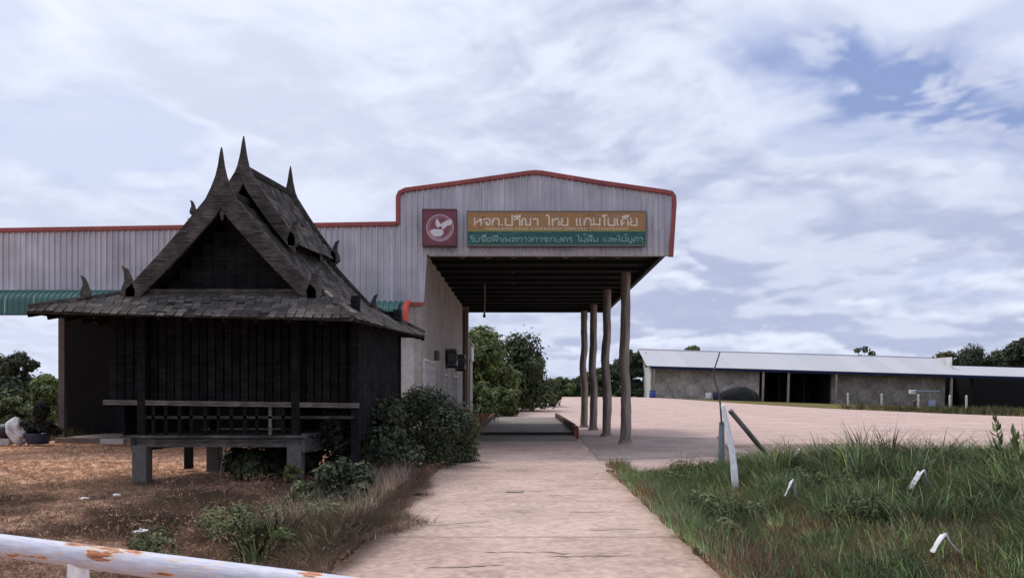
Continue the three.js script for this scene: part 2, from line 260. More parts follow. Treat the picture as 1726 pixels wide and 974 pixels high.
// ------------------------------------------------------------------ main building with canopy
const D0 = 22.3, S0 = D0 / F, FX = (px) => (px - 882) * S0, FY = (py) => 1.6 + (662 - py) * S0;
function cladSheet(x0, x1, yb, yt, z, rib = 0.042, pitch = 0.155) {   // ribbed upright sheet; yb, yt functions of x
  const xs = []; for (let x = x0; x < x1 - 1e-4; x += pitch) { const w = Math.min(pitch, x1 - x); xs.push([x, 0], [x + 0.012, rib * 0], [x + 0.028, rib], [x + 0.05, rib], [x + 0.066, 0]); }
  xs.push([x1, 0]); const P = [], U = [];
  const f = xs.filter((p, i) => p[0] <= x1 && (i === 0 || p[0] - xs[i - 1][0] > 1e-5));
  for (let i = 0; i < f.length - 1; i++) {
    const [a, za] = f[i], [b, zb] = f[i + 1]; const v = [[a, yb(a), z + za], [b, yb(b), z + zb], [b, yt(b), z + zb], [a, yt(a), z + za]];
    for (const k of [0, 1, 2, 0, 2, 3]) { P.push(...v[k]); U.push(v[k][0], v[k][1]); }
  }
  const g = new THREE.BufferGeometry(); g.setAttribute('position', new THREE.Float32BufferAttribute(P, 3)); g.setAttribute('uv', new THREE.Float32BufferAttribute(U, 2)); g.computeVertexNormals(); return g;
}
const building = thing('weighing_station', 'long grey ribbed-metal building with red-edged gabled drive-through canopy on posts', 'building', [-3, 0, -D0]);
{
  const r = rng(77), Z = -D0;
  const topPts = [[672, 330], [682, 321], [900, 292], [1126, 325], [1136, 334]];
  const topY = (x) => { const px = x / S0 + 882; for (let i = 0; i < topPts.length - 1; i++) if (px <= topPts[i + 1][0]) { const t = clamp((px - topPts[i][0]) / (topPts[i + 1][0] - topPts[i][0])); return FY(mix(topPts[i][1], topPts[i + 1][1], t)); } return FY(334); };
  // tall part
  const edge = (py) => FX(1136 - (py - 334) * 0.055);
  for (let x = FX(671), k = 0; x < FX(1131); x += 0.775, k++) {
    const x1 = Math.min(x + 0.775, FX(1131.5));
    if (x1 - x < 0.05) break;
    part(building, 'cladding_sheet', cladSheet(x, x1, (q) => q < FX(718) ? FY(511) : FY(429), topY, Z + 0.004 * r()), m.clad[Math.floor(r() * 3)]);
  }
  part(building, 'red_trim', ribbon([[FX(671), FY(378)], [FX(671), FY(332)], [FX(674), FY(325)], [FX(683), FY(320.5)], [FX(785), FY(307)], [FX(890), FY(292)], [FX(902), FY(291)], [FX(914), FY(292)], [FX(1010), FY(308)], [FX(1122), FY(324)], [FX(1132), FY(326)], [FX(1136), FY(332)], [FX(1136.5), FY(345)], [FX(1131), FY(432)]], 0.095, 0.14, Z + 0.09), m.red);
  part(building, 'fascia_rail', b2(FX(722), FX(1128), FY(431), FY(425), Z + 0.01, Z - 0.14), m.plasterPale);
  // low part
  const lowTop = (x) => FY(mix(388, 377, clamp((x / S0 + 882) / 668, -0.3, 1)));
  for (let x = FX(671) - 0.775, k = 0; k < 17; x -= 0.775, k++) part(building, 'cladding_sheet', cladSheet(x, x + 0.775, (q) => q > -6.4 ? FY(511) : FY(496), lowTop, Z - 0.03 + 0.004 * r()), m.clad[Math.floor(r() * 3)]);
  const xl = FX(671) - 17 * 0.775;
  part(building, 'red_trim', ribbon([[xl, lowTop(xl)], [FX(0), lowTop(FX(0))], [FX(300), lowTop(FX(300))], [FX(667), lowTop(FX(667))]], 0.095, 0.12, Z + 0.06), m.red);
  // awnings: quarter-round ribbed green sheets
  const awn = (x0, x1, yt, rad, drop) => {
    const P = [], seg = 7, prof = []; for (let i = 0; i <= seg; i++) { const a = i / seg * Math.PI / 2; prof.push([rad * Math.sin(a), yt - rad * 0.55 * (1 - Math.cos(a)) * 1.0]); } prof.push([rad + 0.015, yt - drop]);
    const xs = []; for (let x = x0; x < x1 - 0.01; x += 0.15) xs.push([x, 0], [x + 0.02, 0.028], [x + 0.055, 0.028], [x + 0.075, 0]); xs.push([x1, 0]);
    for (let i = 0; i < xs.length - 1; i++) for (let j = 0; j < prof.length - 1; j++) {
      const q = (k, l) => { const [z, y] = prof[l], a = l / prof.length * Math.PI / 2; return [xs[k][0], y + xs[k][1] * Math.cos(a), Z + z + 0.02 + xs[k][1] * Math.sin(a)]; };
      const a = q(i, j), b = q(i + 1, j), c = q(i + 1, j + 1), d = q(i, j + 1); for (const v of [a, d, c, a, c, b]) P.push(...v);
    }
    const g = new THREE.BufferGeometry(); g.setAttribute('position', new THREE.Float32BufferAttribute(P, 3)); g.computeVertexNormals(); return uvm(g);
  };
  for (let x = FX(671) - 17 * 0.775; x < -6.5; x += 0.75) part(building, 'awning_sheet', awn(x, x + 0.745, FY(491), 0.62, 0.68), m.green);
  for (let x = -5.9; x < -3.3; x += 0.93) part(building, 'awning_sheet', awn(x, x + 0.925, FY(509), 0.6, 0.62), m.green);
  { const pts = []; for (let i = 0; i <= 7; i++) { const a = i / 7 * Math.PI / 2; pts.push(V(-3.07, FY(511) - 0.33 * (1 - Math.cos(a)), Z + 0.05 + 0.63 * Math.sin(a))); } pts.push(V(-3.07, FY(550), Z + 0.69)); part(building, 'awning_end_trim', tube(pts, 0.075, 7, 20), m.redBright); part(building, 'red_trim', b2(-3.0, FX(716), FY(515), FY(509.5), Z + 0.05, Z - 0.02), m.red); }
  part(building, 'awning_rail', b2(xl, -6.5, FY(535), FY(532.5), Z + 0.6, Z + 0.66), m.blueDark);
  // canopy: perimeter beams, purlins, ceiling sheets, gable roof
  const XL = FX(720), XR = FX(1126), ZB = -38.4, YS = 5.33;
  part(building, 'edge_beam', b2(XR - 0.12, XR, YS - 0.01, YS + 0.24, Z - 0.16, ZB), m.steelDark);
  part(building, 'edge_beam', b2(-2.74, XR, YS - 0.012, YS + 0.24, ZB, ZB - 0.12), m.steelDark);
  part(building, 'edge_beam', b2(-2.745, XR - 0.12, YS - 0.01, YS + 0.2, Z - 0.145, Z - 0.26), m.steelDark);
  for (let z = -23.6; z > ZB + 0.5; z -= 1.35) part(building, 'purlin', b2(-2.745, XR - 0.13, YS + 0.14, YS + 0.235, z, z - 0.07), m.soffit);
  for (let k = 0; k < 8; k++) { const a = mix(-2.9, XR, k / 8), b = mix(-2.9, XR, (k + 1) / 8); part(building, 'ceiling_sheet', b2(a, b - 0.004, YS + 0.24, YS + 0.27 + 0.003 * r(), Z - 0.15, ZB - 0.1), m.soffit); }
  for (let k = 0; k < 7; k++) {                               // struts of the front truss seen under the fascia
    const a = mix(XL + 0.5, XR - 0.9, k / 7), b = a + 0.36; part(building, 'truss_strut', beam(V(a, YS + 0.22, Z - 0.8), V(b, YS + 0.02, Z - 0.8), 0.04, 0.04), m.post); part(building, 'truss_strut', beam(V(b, YS + 0.02, Z - 0.86), V(b + 0.36, YS + 0.22, Z - 0.86), 0.04, 0.04), m.post);
  }
  const pk = FX(900), yp = FY(298), ye = FY(334);
  part(building, 'roof', hexa(V(FX(680), ye - 0.03, Z - 0.05), V(pk, yp - 0.03, Z - 0.05), V(pk, yp - 0.03, ZB - 0.2), V(FX(680), ye - 0.03, ZB - 0.2), -0.04), m.roofSheet);
  part(building, 'roof', hexa(V(pk, yp - 0.03, Z - 0.05), V(FX(1130), ye - 0.03, Z - 0.05), V(FX(1130), ye - 0.03, ZB - 0.2), V(pk, yp - 0.03, ZB - 0.2), -0.04), m.roofSheet);
  part(building, 'side_fascia', b2(XR - 0.01, XR + 0.03, YS + 0.25, ye - 0.1, Z - 0.1, ZB), m.clad[0]);
  part(building, 'rear_fascia', b2(-2.9, XR - 0.02, YS + 0.245, yp - 0.9, ZB - 0.12, ZB - 0.16), m.clad[1]);
  part(building, 'roof', hexa(V(xl, 5.85, Z - 0.06), V(FX(671), 5.85, Z - 0.06), V(FX(671), 5.45, -30.4), V(xl, 5.45, -30.4), 0.04), m.roofSheet);
  part(building, 'rear_beam', b2(xl, -6.6, 5.1, 5.38, -29.8, -29.95), m.steelDark);
  // canopy posts
  for (const [x, d] of [[3.18, 26], [3.02, 30.3], [2.97, 35.4], [2.77, 38.1]]) {
const w = 0.02 * d / 26, k = d * 0.7, P = [V(x + 0.02, -0.05, -d), V(x + 0.03, 0.8, -d), V(x + 0.015 + w, 1.7, -d + 0.02), V(x - 0.03, 2.75, -d), V(x + 0.03, 3.7, -d), V(x + 0.05 - w, 4.6, -d - 0.02), V(x + 0.03, YS + 0.03, -d)];
    const g = taper(P, 0.165, 0.145, 14, 40), q = g.attributes.position; for (let i = 0; i < q.count; i++) { const c = 1 + 0.0 * i; const n = 0.07 * (fbm(q.getY(i) * 1.8 + k, Math.atan2(q.getZ(i) + d, q.getX(i) - x) * 1.5 + 9, 4, 7) - 0.5) * c; q.setX(i, q.getX(i) + n); q.setZ(i, q.getZ(i) + n); } g.computeVertexNormals(); part(building, 'canopy_post', g, m.log);
    { const f = new THREE.CylinderGeometry(0.2, 0.24, 0.14, 14); f.translate(x + 0.02, 0.05, -d); part(building, 'post_footing', f, m.greyConcrete); }
  }
  // side wall of the office with openings (along depth)
  const WX = -2.75, wt = 0.16;
  const seg = (d0, d1, y0, y1) => part(building, 'wall', b2(WX - wt, WX, y0, y1, -d0, -d1), m.plaster);
  const op = [[22.75, 25.9, 0.9, 2.55], [28.7, 30.3, 0.1, 2.27], [32.4, 34.4, 0.1, 2.28]]; let cur = D0 + 0.02;
  for (const [a, b, y0, y1] of op) { seg(cur, a, 0, 5.565); seg(a, b, 0, y0); seg(a, b, y1, 5.56); cur = b; } seg(cur, 38, 0, 5.56);
  part(building, 'wall', b2(-6.5, WX - wt - 0.002, 0, FY(511) + 0.1, Z - 0.06, Z - 0.2), m.plasterPale);
  part(building, 'wall', b2(-6.5, -6.34, 0, 5.2, Z - 0.21, -38), m.plaster); part(building, 'wall', b2(-6.33, WX - wt - 0.002, 0, 5.2, -37.85, -38), m.plaster);
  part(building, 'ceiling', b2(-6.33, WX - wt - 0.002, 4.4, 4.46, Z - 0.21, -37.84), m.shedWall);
  part(building, 'corner_column', b2(WX + 0.002, WX + 0.24, 0, 5.55, -37.7, -38.1, 0.015), m.post);
  part(building, 'downpipe', tube([V(WX + 0.1, 5.3, -37.4), V(WX + 0.1, 3.0, -37.4), V(WX + 0.1, 0.1, -37.4)], 0.05), M([0.10, 0.075, 0.06]));
  part(building, 'rear_hood', hexa(V(WX - 0.2, 4.55, -38.2), V(WX + 0.42, 3.85, -38.2), V(WX + 0.42, 3.85, -40.2), V(WX - 0.2, 4.55, -40.2), 0.06), m.plasterPale);
  part(building, 'rear_hood', b2(WX - 0.2, WX + 0.36, 3.1, 3.78, -38.3, -40.1), m.offwhite);
  part(building, 'wall', b2(WX - 0.2, WX + 0.3, 0, 3.09, -38.3, -40.1), m.plaster);
  const wins = [[...op[0], 7], [...op[1], 2], [...op[2], 2]];
  wins.forEach(([a, b, y0, y1, n], wi) => {
    const f = []; const z0 = -a, z1 = -b; const T = 0.06;
    f.push(b2(WX - 0.05, WX + 0.035, y1 - T, y1, z0, z1), b2(WX - 0.05, WX + 0.035, y0, y0 + T, z0, z1), b2(WX - 0.05, WX + 0.034, y0 + T, y1 - T, z0, z0 - T * 1.6), b2(WX - 0.05, WX + 0.034, y0 + T, y1 - T, z1 + T * 1.6, z1));
    const w = part(building, wi ? 'door' : 'window', merge(f), m.offwhite);
    for (let i = 1; i < n; i++) { const z = mix(z0, z1, i / n); const g = b2(WX - 0.03, WX + 0.03, y0 + T, y1 - T, z + 0.035, z - 0.035); part(w, wi ? 'mullion' : 'bar', g, m.offwhite); }
    const g = b2(WX - 0.09, WX - 0.06, y0 + T, y1 - T, z0 - 0.1, z1 + 0.1); part(w, 'pane', g, m.pane);
  });
  part(building, 'electric_box', b2(WX, WX + 0.14, 2.62, 2.9, -25.6, -26.1, 0.02), m.ac);
  // shed behind the low front
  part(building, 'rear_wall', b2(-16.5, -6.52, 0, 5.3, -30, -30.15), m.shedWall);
  for (let k = 0; k < 3; k++) part(building, 'shed_post', b2(-15.42 + k * 3.6, -15.22 + k * 3.6, 0, 5.5, -27.5, -27.7), k ? m.steelDark : m.pillar);  // first post painted paler, standing in for the lit end of the rear wall
  part(building, 'floor_slab', b2(-15.2, -6.52, -0.1, 0.13, -26.9, -29.98), m.greyConcrete);
  part(building, 'shed_door', b2(-14.75, -13.9, 0.13, 1.9, -29.93, -29.99), m.blueDoor);
}

// pieces fixed on or near the building
{
  const WX = -2.75;
  [[29.7, 'dark air-conditioner unit on the wall, the nearer of the two above the doors'], [33.9, 'dark air-conditioner unit on the wall, the farther of the two beside the corner column']].forEach(([d, label], i) => {
    const t = thing('air_conditioner', label, 'air conditioner', [WX + 0.2, 2.55, -d], 'air conditioners on the office wall');
    part(t, 'casing', b2(WX + 0.06, WX + 0.38, 2.55, 3.15, -d + 0.42, -d - 0.42, 0.025), m.ac);
    part(t, 'fan_grille', (() => { const g = new THREE.TorusGeometry(0.2, 0.02, 6, 20); g.rotateY(0); g.translate(WX + 0.22, 2.85, -d + 0.43); return g; })(), m.acGrille);
    for (const s of [-0.3, 0.3]) part(t, 'bracket', b2(WX + 0.002, WX + 0.36, 2.49, 2.545, -d + s + 0.03, -d + s - 0.03), m.steelDark);
  });
  const t = thing('hanging_pipe', 'thin dark pipe hanging straight down from the dark canopy ceiling', 'pipe', [-1.4, 4.4, -30]);
  part(t, 'pipe', tube([V(-1.4, 5.55, -30), V(-1.39, 5, -30), V(-1.41, 4.4, -30)], 0.03), m.post);
  part(t, 'end_cap', (() => { const g = new THREE.CylinderGeometry(0.05, 0.05, 0.12, 10); g.translate(-1.41, 4.38, -30); return g; })(), m.steelDark);
}

// weighbridge
{
  const t = thing('weighbridge', 'low concrete truck scale with red edge rails under the canopy', 'weighbridge', [0, 0, -28.6]);
  const D = [28.7, 34.5, 40.2, 46];
  for (let k = 0; k < 3; k++) part(t, 'deck_slab', b2(-1.55, 1.75, 0.06, 0.25, -D[k] - 0.01, -D[k + 1] + 0.01, 0.012), m.deck);
  part(t, 'edge_plate', b2(-1.54, 1.74, 0.16, 0.238, -28.67, -28.695), m.steelDark);
  part(t, 'frame', b2(-1.5, 1.7, 0.0, 0.058, -28.8, -45.9), m.steelDark);
  for (const [x, w] of [[-1.62, 0.13], [1.83, 0.15]]) {
    part(t, 'side_rail', b2(x - w / 2, x + w / 2, 0.02, 0.47, -30.2, -45.8, 0.02), M([0.10, 0.045, 0.04], { map: tBlock }));
    part(t, 'rail_end', b2(x - w / 2 - 0.01, x + w / 2 + 0.01, 0.0, 0.44, -28.6, -30.19, 0.02), m.brick, 'red painted rail end');
  }
  struct('ramp', hexa(V(-1.7, 0.02, -27.22), V(1.78, 0.02, -27.22), V(1.78, 0.13, -28.66), V(-1.7, 0.13, -28.66), 0.15), m.deck);
  const lw = thing('low_wall', 'low red brick wall at the left of the weighbridge by the trees', 'wall', [-2.4, 0, -44]);
  const r = rng(3); let q = 0;
  for (let j = 0; j < 4; j++) for (let i = 0; i < 4; i++) { const x = -2.95 + i * 0.33 + (j % 2) * 0.12; part(lw, 'brick', b2(x, x + 0.32, j * 0.12, j * 0.12 + 0.11, -43.9 + 0.01 * r(), -44.1), [m.brick, m.brick, M([0.15, 0.05, 0.04])][q++ % 3]); }
}

// ------------------------------------------------------------------ signs
const GL = {
  'ห': [0.8, [[.1, 0], [.1, 1]], [[.1, .75], [.42, .38], [.6, .3], [.68, .48], [.68, 1]], [[.5, .22], [.62, .05], [.72, .2], [.6, .3]]],
  'จ': [0.75, [[.08, .18], [.32, 0], [.58, .08], [.66, .4], [.6, .85], [.45, 1], [.34, .82], [.42, .6], [.22, .55]]],
  'ก': [0.8, [[.1, 1], [.1, .5], [.2, .4], [.08, .25], [.3, .02], [.52, .02], [.68, .22], [.68, 1]]],
  '.': [0.35, [[.1, .95], [.16, .95]]],
  'ป': [0.8, [[.1, 0], [.1, .9], [.2, 1], [.68, 1], [.68, -.45]]],
  'ว': [0.65, [[.08, .2], [.28, 0], [.48, .05], [.55, .3], [.55, 1]]],
  'ี': [0, [[-.62, -.2], [-.5, -.38], [-.2, -.38], [-.08, -.2], [-.62, -.2]], [[-.08, -.2], [-.08, -.52]]],
  'ื': [0, [[-.62, -.2], [-.5, -.38], [-.2, -.38], [-.08, -.2], [-.62, -.2]], [[-.08, -.2], [-.08, -.52]], [[-.25, -.36], [-.25, -.52]]],
  'ั': [0, [[-.5, -.2], [-.6, -.34], [-.42, -.28], [-.05, -.5]]],
  '้': [0, [[-.4, -.62], [-.28, -.7], [-.22, -.58], [.02, -.78]]],
  'ู': [0, [[-.4, 1.12], [-.4, 1.35], [-.12, 1.35], [-.12, 1.12]]],
  'ณ': [1.0, [[.1, 1], [.1, .12], [.26, 0], [.42, .15], [.42, 1]], [[.42, .85], [.62, 1], [.82, .82]], [[.82, 0], [.82, 1]]],
  'า': [0.6, [[.08, .18], [.26, 0], [.46, .15], [.46, 1]]],
  'ไ': [0.5, [[.3, 1], [.3, -.28], [.2, -.5], [.04, -.38]]],
  'ท': [0.78, [[.1, 0], [.1, 1]], [[.1, .4], [.46, 0], [.64, .18], [.64, 1]]],
  'ย': [0.78, [[.18, 0], [.08, .18], [.24, .42], [.08, .6], [.08, .88], [.22, 1], [.65, 1], [.65, 0]]],
  'แ': [0.66, [[.1, 0], [.1, .88], [.2, 1]], [[.4, 0], [.4, .88], [.5, 1]]],
  'เ': [0.36, [[.1, 0], [.1, .88], [.2, 1]]],
  'ม': [0.8, [[.12, 0], [.12, 1], [.05, .9], [.2, .8], [.66, 1], [.66, 0]]],
  'โ': [0.5, [[.28, 1], [.28, -.2], [.06, -.34], [.26, -.5], [.5, -.42]]],
  'บ': [0.78, [[.1, 0], [.1, .9], [.2, 1], [.66, 1], [.66, 0]]],
  'ด': [0.8, [[.36, .55], [.2, .72], [.14, 1], [.08, .4], [.28, .02], [.54, .02], [.68, .28], [.68, 1]]],
  'ต': [0.8, [[.36, .55], [.2, .72], [.14, 1], [.08, .4], [.26, .02], [.38, .15], [.52, .02], [.68, .28], [.68, 1]]],
  'ค': [0.8, [[.4, .5], [.24, .7], [.14, 1], [.08, .4], [.28, .02], [.54, .02], [.68, .28], [.68, 1]]],
  'ร': [0.6, [[.5, .05], [.15, .05], [.12, .28], [.42, .4], [.5, .6], [.5, 1], [.36, .9]]],
  'ซ': [0.85, [[.08, .3], [.26, .08], [.38, .35], [.3, .8], [.4, 1], [.64, 1], [.62, .3], [.8, 0]]],
  'ช': [0.85, [[.08, .3], [.26, .08], [.38, .35], [.3, .8], [.4, 1], [.64, 1], [.62, .3], [.8, .05]]],
  'อ': [0.75, [[.2, .45], [.08, .3], [.3, .02], [.62, .2], [.62, .85], [.34, 1], [.1, .85], [.1, .6]]],
  'พ': [0.85, [[.08, 0], [.16, 1], [.4, .3], [.64, 1], [.72, 0]]],
  'ฟ': [0.85, [[.08, 0], [.16, 1], [.4, .3], [.64, 1], [.72, -.4]]],
  'ผ': [0.85, [[.2, .2], [.08, .05], [.14, 1], [.4, .5], [.64, 1], [.7, 0]]],
  'ล': [0.78, [[.08, .2], [.34, 0], [.62, .15], [.62, 1]], [[.62, .45], [.3, .45], [.1, .72], [.2, 1], [.34, .88]]],
  'ง': [0.6, [[.2, 0], [.45, .05], [.45, .9], [.3, 1], [.05, .5]]],
  'ษ': [0.85, [[.1, 0], [.1, .9], [.2, 1], [.64, 1], [.64, 0]], [[.4, .55], [.6, .45], [.82, .3]]],
  'น': [0.82, [[.1, 0], [.1, 1], [.5, .72], [.7, .85], [.6, 1], [.5, .88], [.64, .62], [.64, 0]]],
  'ะ': [0.45, [[.06, .3], [.2, .42], [.4, .2]], [[.06, .75], [.2, .88], [.4, .66]]],
  ' ': [0.55],
};
function thai(cx, s, x, y, w, h, lw, col) {                 // text set to width w, body height h, body top at y
  const tw = [...s].reduce((a, c) => a + GL[c][0], 0), k = w / tw;
  cx.strokeStyle = col; cx.lineWidth = lw; cx.lineCap = 'round'; cx.lineJoin = 'round';
  for (const c of s) { const [adv, ...st] = GL[c]; for (const l of st) { cx.beginPath(); l.forEach((p, i) => (i ? cx.lineTo : cx.moveTo).call(cx, x + p[0] * k, y + p[1] * h)); cx.stroke(); } x += adv * k; }
}
function ctex(c) { const t = new THREE.CanvasTexture(c); t.colorSpace = THREE.SRGBColorSpace; t.anisotropy = 8; return t; }
function grime(cx, w, h, seed, a) { const r = rng(seed); for (let i = 0; i < 260; i++) { const x = r() * w, y = r() * h; cx.fillStyle = `rgba(${r() > 0.5 ? '40,30,30' : '190,180,170'},${a * r()})`; cx.beginPath(); cx.ellipse(x, y, 4 + 40 * r(), 2 + 9 * r(), 0, 0, 7); cx.fill(); } for (let i = 0; i < 60; i++) { const x = r() * w; cx.fillStyle = `rgba(50,40,40,${a * r()})`; cx.fillRect(x, 0, 1 + 3 * r(), h * r()); } }
function faceSign(t, x0, x1, y0, y1, z, map) { const g = new THREE.PlaneGeometry(x1 - x0, y1 - y0); g.translate((x0 + x1) / 2, (y0 + y1) / 2, z); return part(t, 'sign_face', g, new THREE.MeshStandardMaterial({ map, roughness: 0.55 })); }
{
  const Z = -D0 + 0.06;
  { const c = document.createElement('canvas'); c.width = 1510; c.height = 300; const x = c.getContext('2d');
    x.fillStyle = '#9c7448'; x.fillRect(0, 0, 1510, 176); x.fillStyle = '#14504a'; x.fillRect(0, 176, 1510, 124); x.fillStyle = '#7a8a35'; x.fillRect(0, 170, 1510, 8);
    thai(x, 'หจก.ปวีณา ไทย แกมโบเดีย', 50, 60, 1400, 62, 12, '#d6cab8');
    x.fillStyle = '#c3ae8e'; x.font = 'bold 30px sans-serif'; x.textBaseline = 'alphabetic'; x.save(); x.translate(150, 164); const s = 'PAWEENA THAI CAMBODIA LIMITED PARTNERSHIP'; x.scale(1220 / x.measureText(s).width, 1); x.fillText(s, 0, 0); x.restore();
    thai(x, 'รับซื้อพืชผลทางการเกษตร ไม้ฟืน และไม้ยูคา', 18, 232, 1475, 38, 7, '#7d9f95');
    grime(x, 1510, 300, 4, 0.2);
    const x0 = FX(787), x1 = FX(1088), y0 = FY(417), y1 = FY(358);
    const t = thing('name_board', 'long signboard, orange over green, with Thai lettering above the drive-through', 'sign', [(x0 + x1) / 2, y0, Z]);
    part(t, 'sign_box', b2(x0, x1, y0, y1, Z, Z + 0.15, 0.012), M([0.05, 0.05, 0.05]));
    faceSign(t, x0 + 0.03, x1 - 0.03, y0 + 0.03, y1 - 0.03, Z + 0.154, ctex(c));
    part(t, 'frame', merge([b2(x0, x1, y1 - 0.03, y1, Z + 0.151, Z + 0.165), b2(x0, x1, y0, y0 + 0.03, Z + 0.151, Z + 0.165), b2(x0, x0 + 0.03, y0 + 0.03, y1 - 0.03, Z + 0.151, Z + 0.165), b2(x1 - 0.03, x1, y0 + 0.03, y1 - 0.03, Z + 0.151, Z + 0.165)]), M([0.2, 0.19, 0.18]));
    }
  { const c = document.createElement('canvas'); c.width = 512; c.height = 560; const x = c.getContext('2d');
    x.fillStyle = '#6e3440'; x.fillRect(0, 0, 512, 560);
    x.fillStyle = '#8d5f68'; x.beginPath(); x.arc(262, 285, 205, 0, 7); x.fill(); x.lineWidth = 16; x.strokeStyle = '#b79aa2'; x.stroke();
    x.fillStyle = '#7a434e'; x.beginPath(); x.arc(262, 285, 150, 0, 7); x.fill();
    x.fillStyle = '#d3ccd0';
    const blob = (p) => { x.beginPath(); x.moveTo(...p[0]); for (let i = 1; i < p.length; i += 2) x.quadraticCurveTo(...p[i], ...p[(i + 1) % p.length]); x.closePath(); x.fill(); };
    blob([[110, 330], [150, 290], [240, 310], [310, 300], [320, 350], [310, 420], [230, 425], [130, 420]]);
    blob([[200, 250], [180, 180], [220, 140], [250, 180], [270, 230], [340, 170], [440, 150], [470, 200], [430, 240], [360, 250], [330, 300], [250, 320]]);
    x.fillStyle = '#5a2f3c'; x.beginPath(); x.arc(268, 285, 22, 0, 7); x.fill();
    x.fillStyle = '#b9a9b0'; for (let i = 0; i < 26; i++) { const a = Math.PI * (0.1 + 0.8 * i / 25); x.save(); x.translate(262 + 178 * Math.cos(a), 285 + 178 * Math.sin(a)); x.rotate(a); x.fillRect(-9, -5, 18, 10); x.restore(); }
    grime(x, 512, 560, 9, 0.16);
    const x0 = FX(713), x1 = FX(771), y0 = FY(417), y1 = FY(355);
    const t = thing('emblem_sign', 'square maroon sign with a pale round emblem beside the long signboard', 'sign', [(x0 + x1) / 2, y0, Z]);
    part(t, 'sign_box', b2(x0, x1, y0, y1, Z, Z + 0.15, 0.012), M([0.06, 0.03, 0.035]));
    faceSign(t, x0 + 0.02, x1 - 0.02, y0 + 0.02, y1 - 0.02, Z + 0.154, ctex(c));
    part(t, 'frame', merge([b2(x0, x1, y1 - 0.025, y1, Z + 0.151, Z + 0.165), b2(x0, x1, y0, y0 + 0.025, Z + 0.151, Z + 0.165), b2(x0, x0 + 0.025, y0 + 0.025, y1 - 0.025, Z + 0.151, Z + 0.165), b2(x1 - 0.025, x1, y0 + 0.025, y1 - 0.025, Z + 0.151, Z + 0.165)]), M([0.13, 0.06, 0.07])); }
}

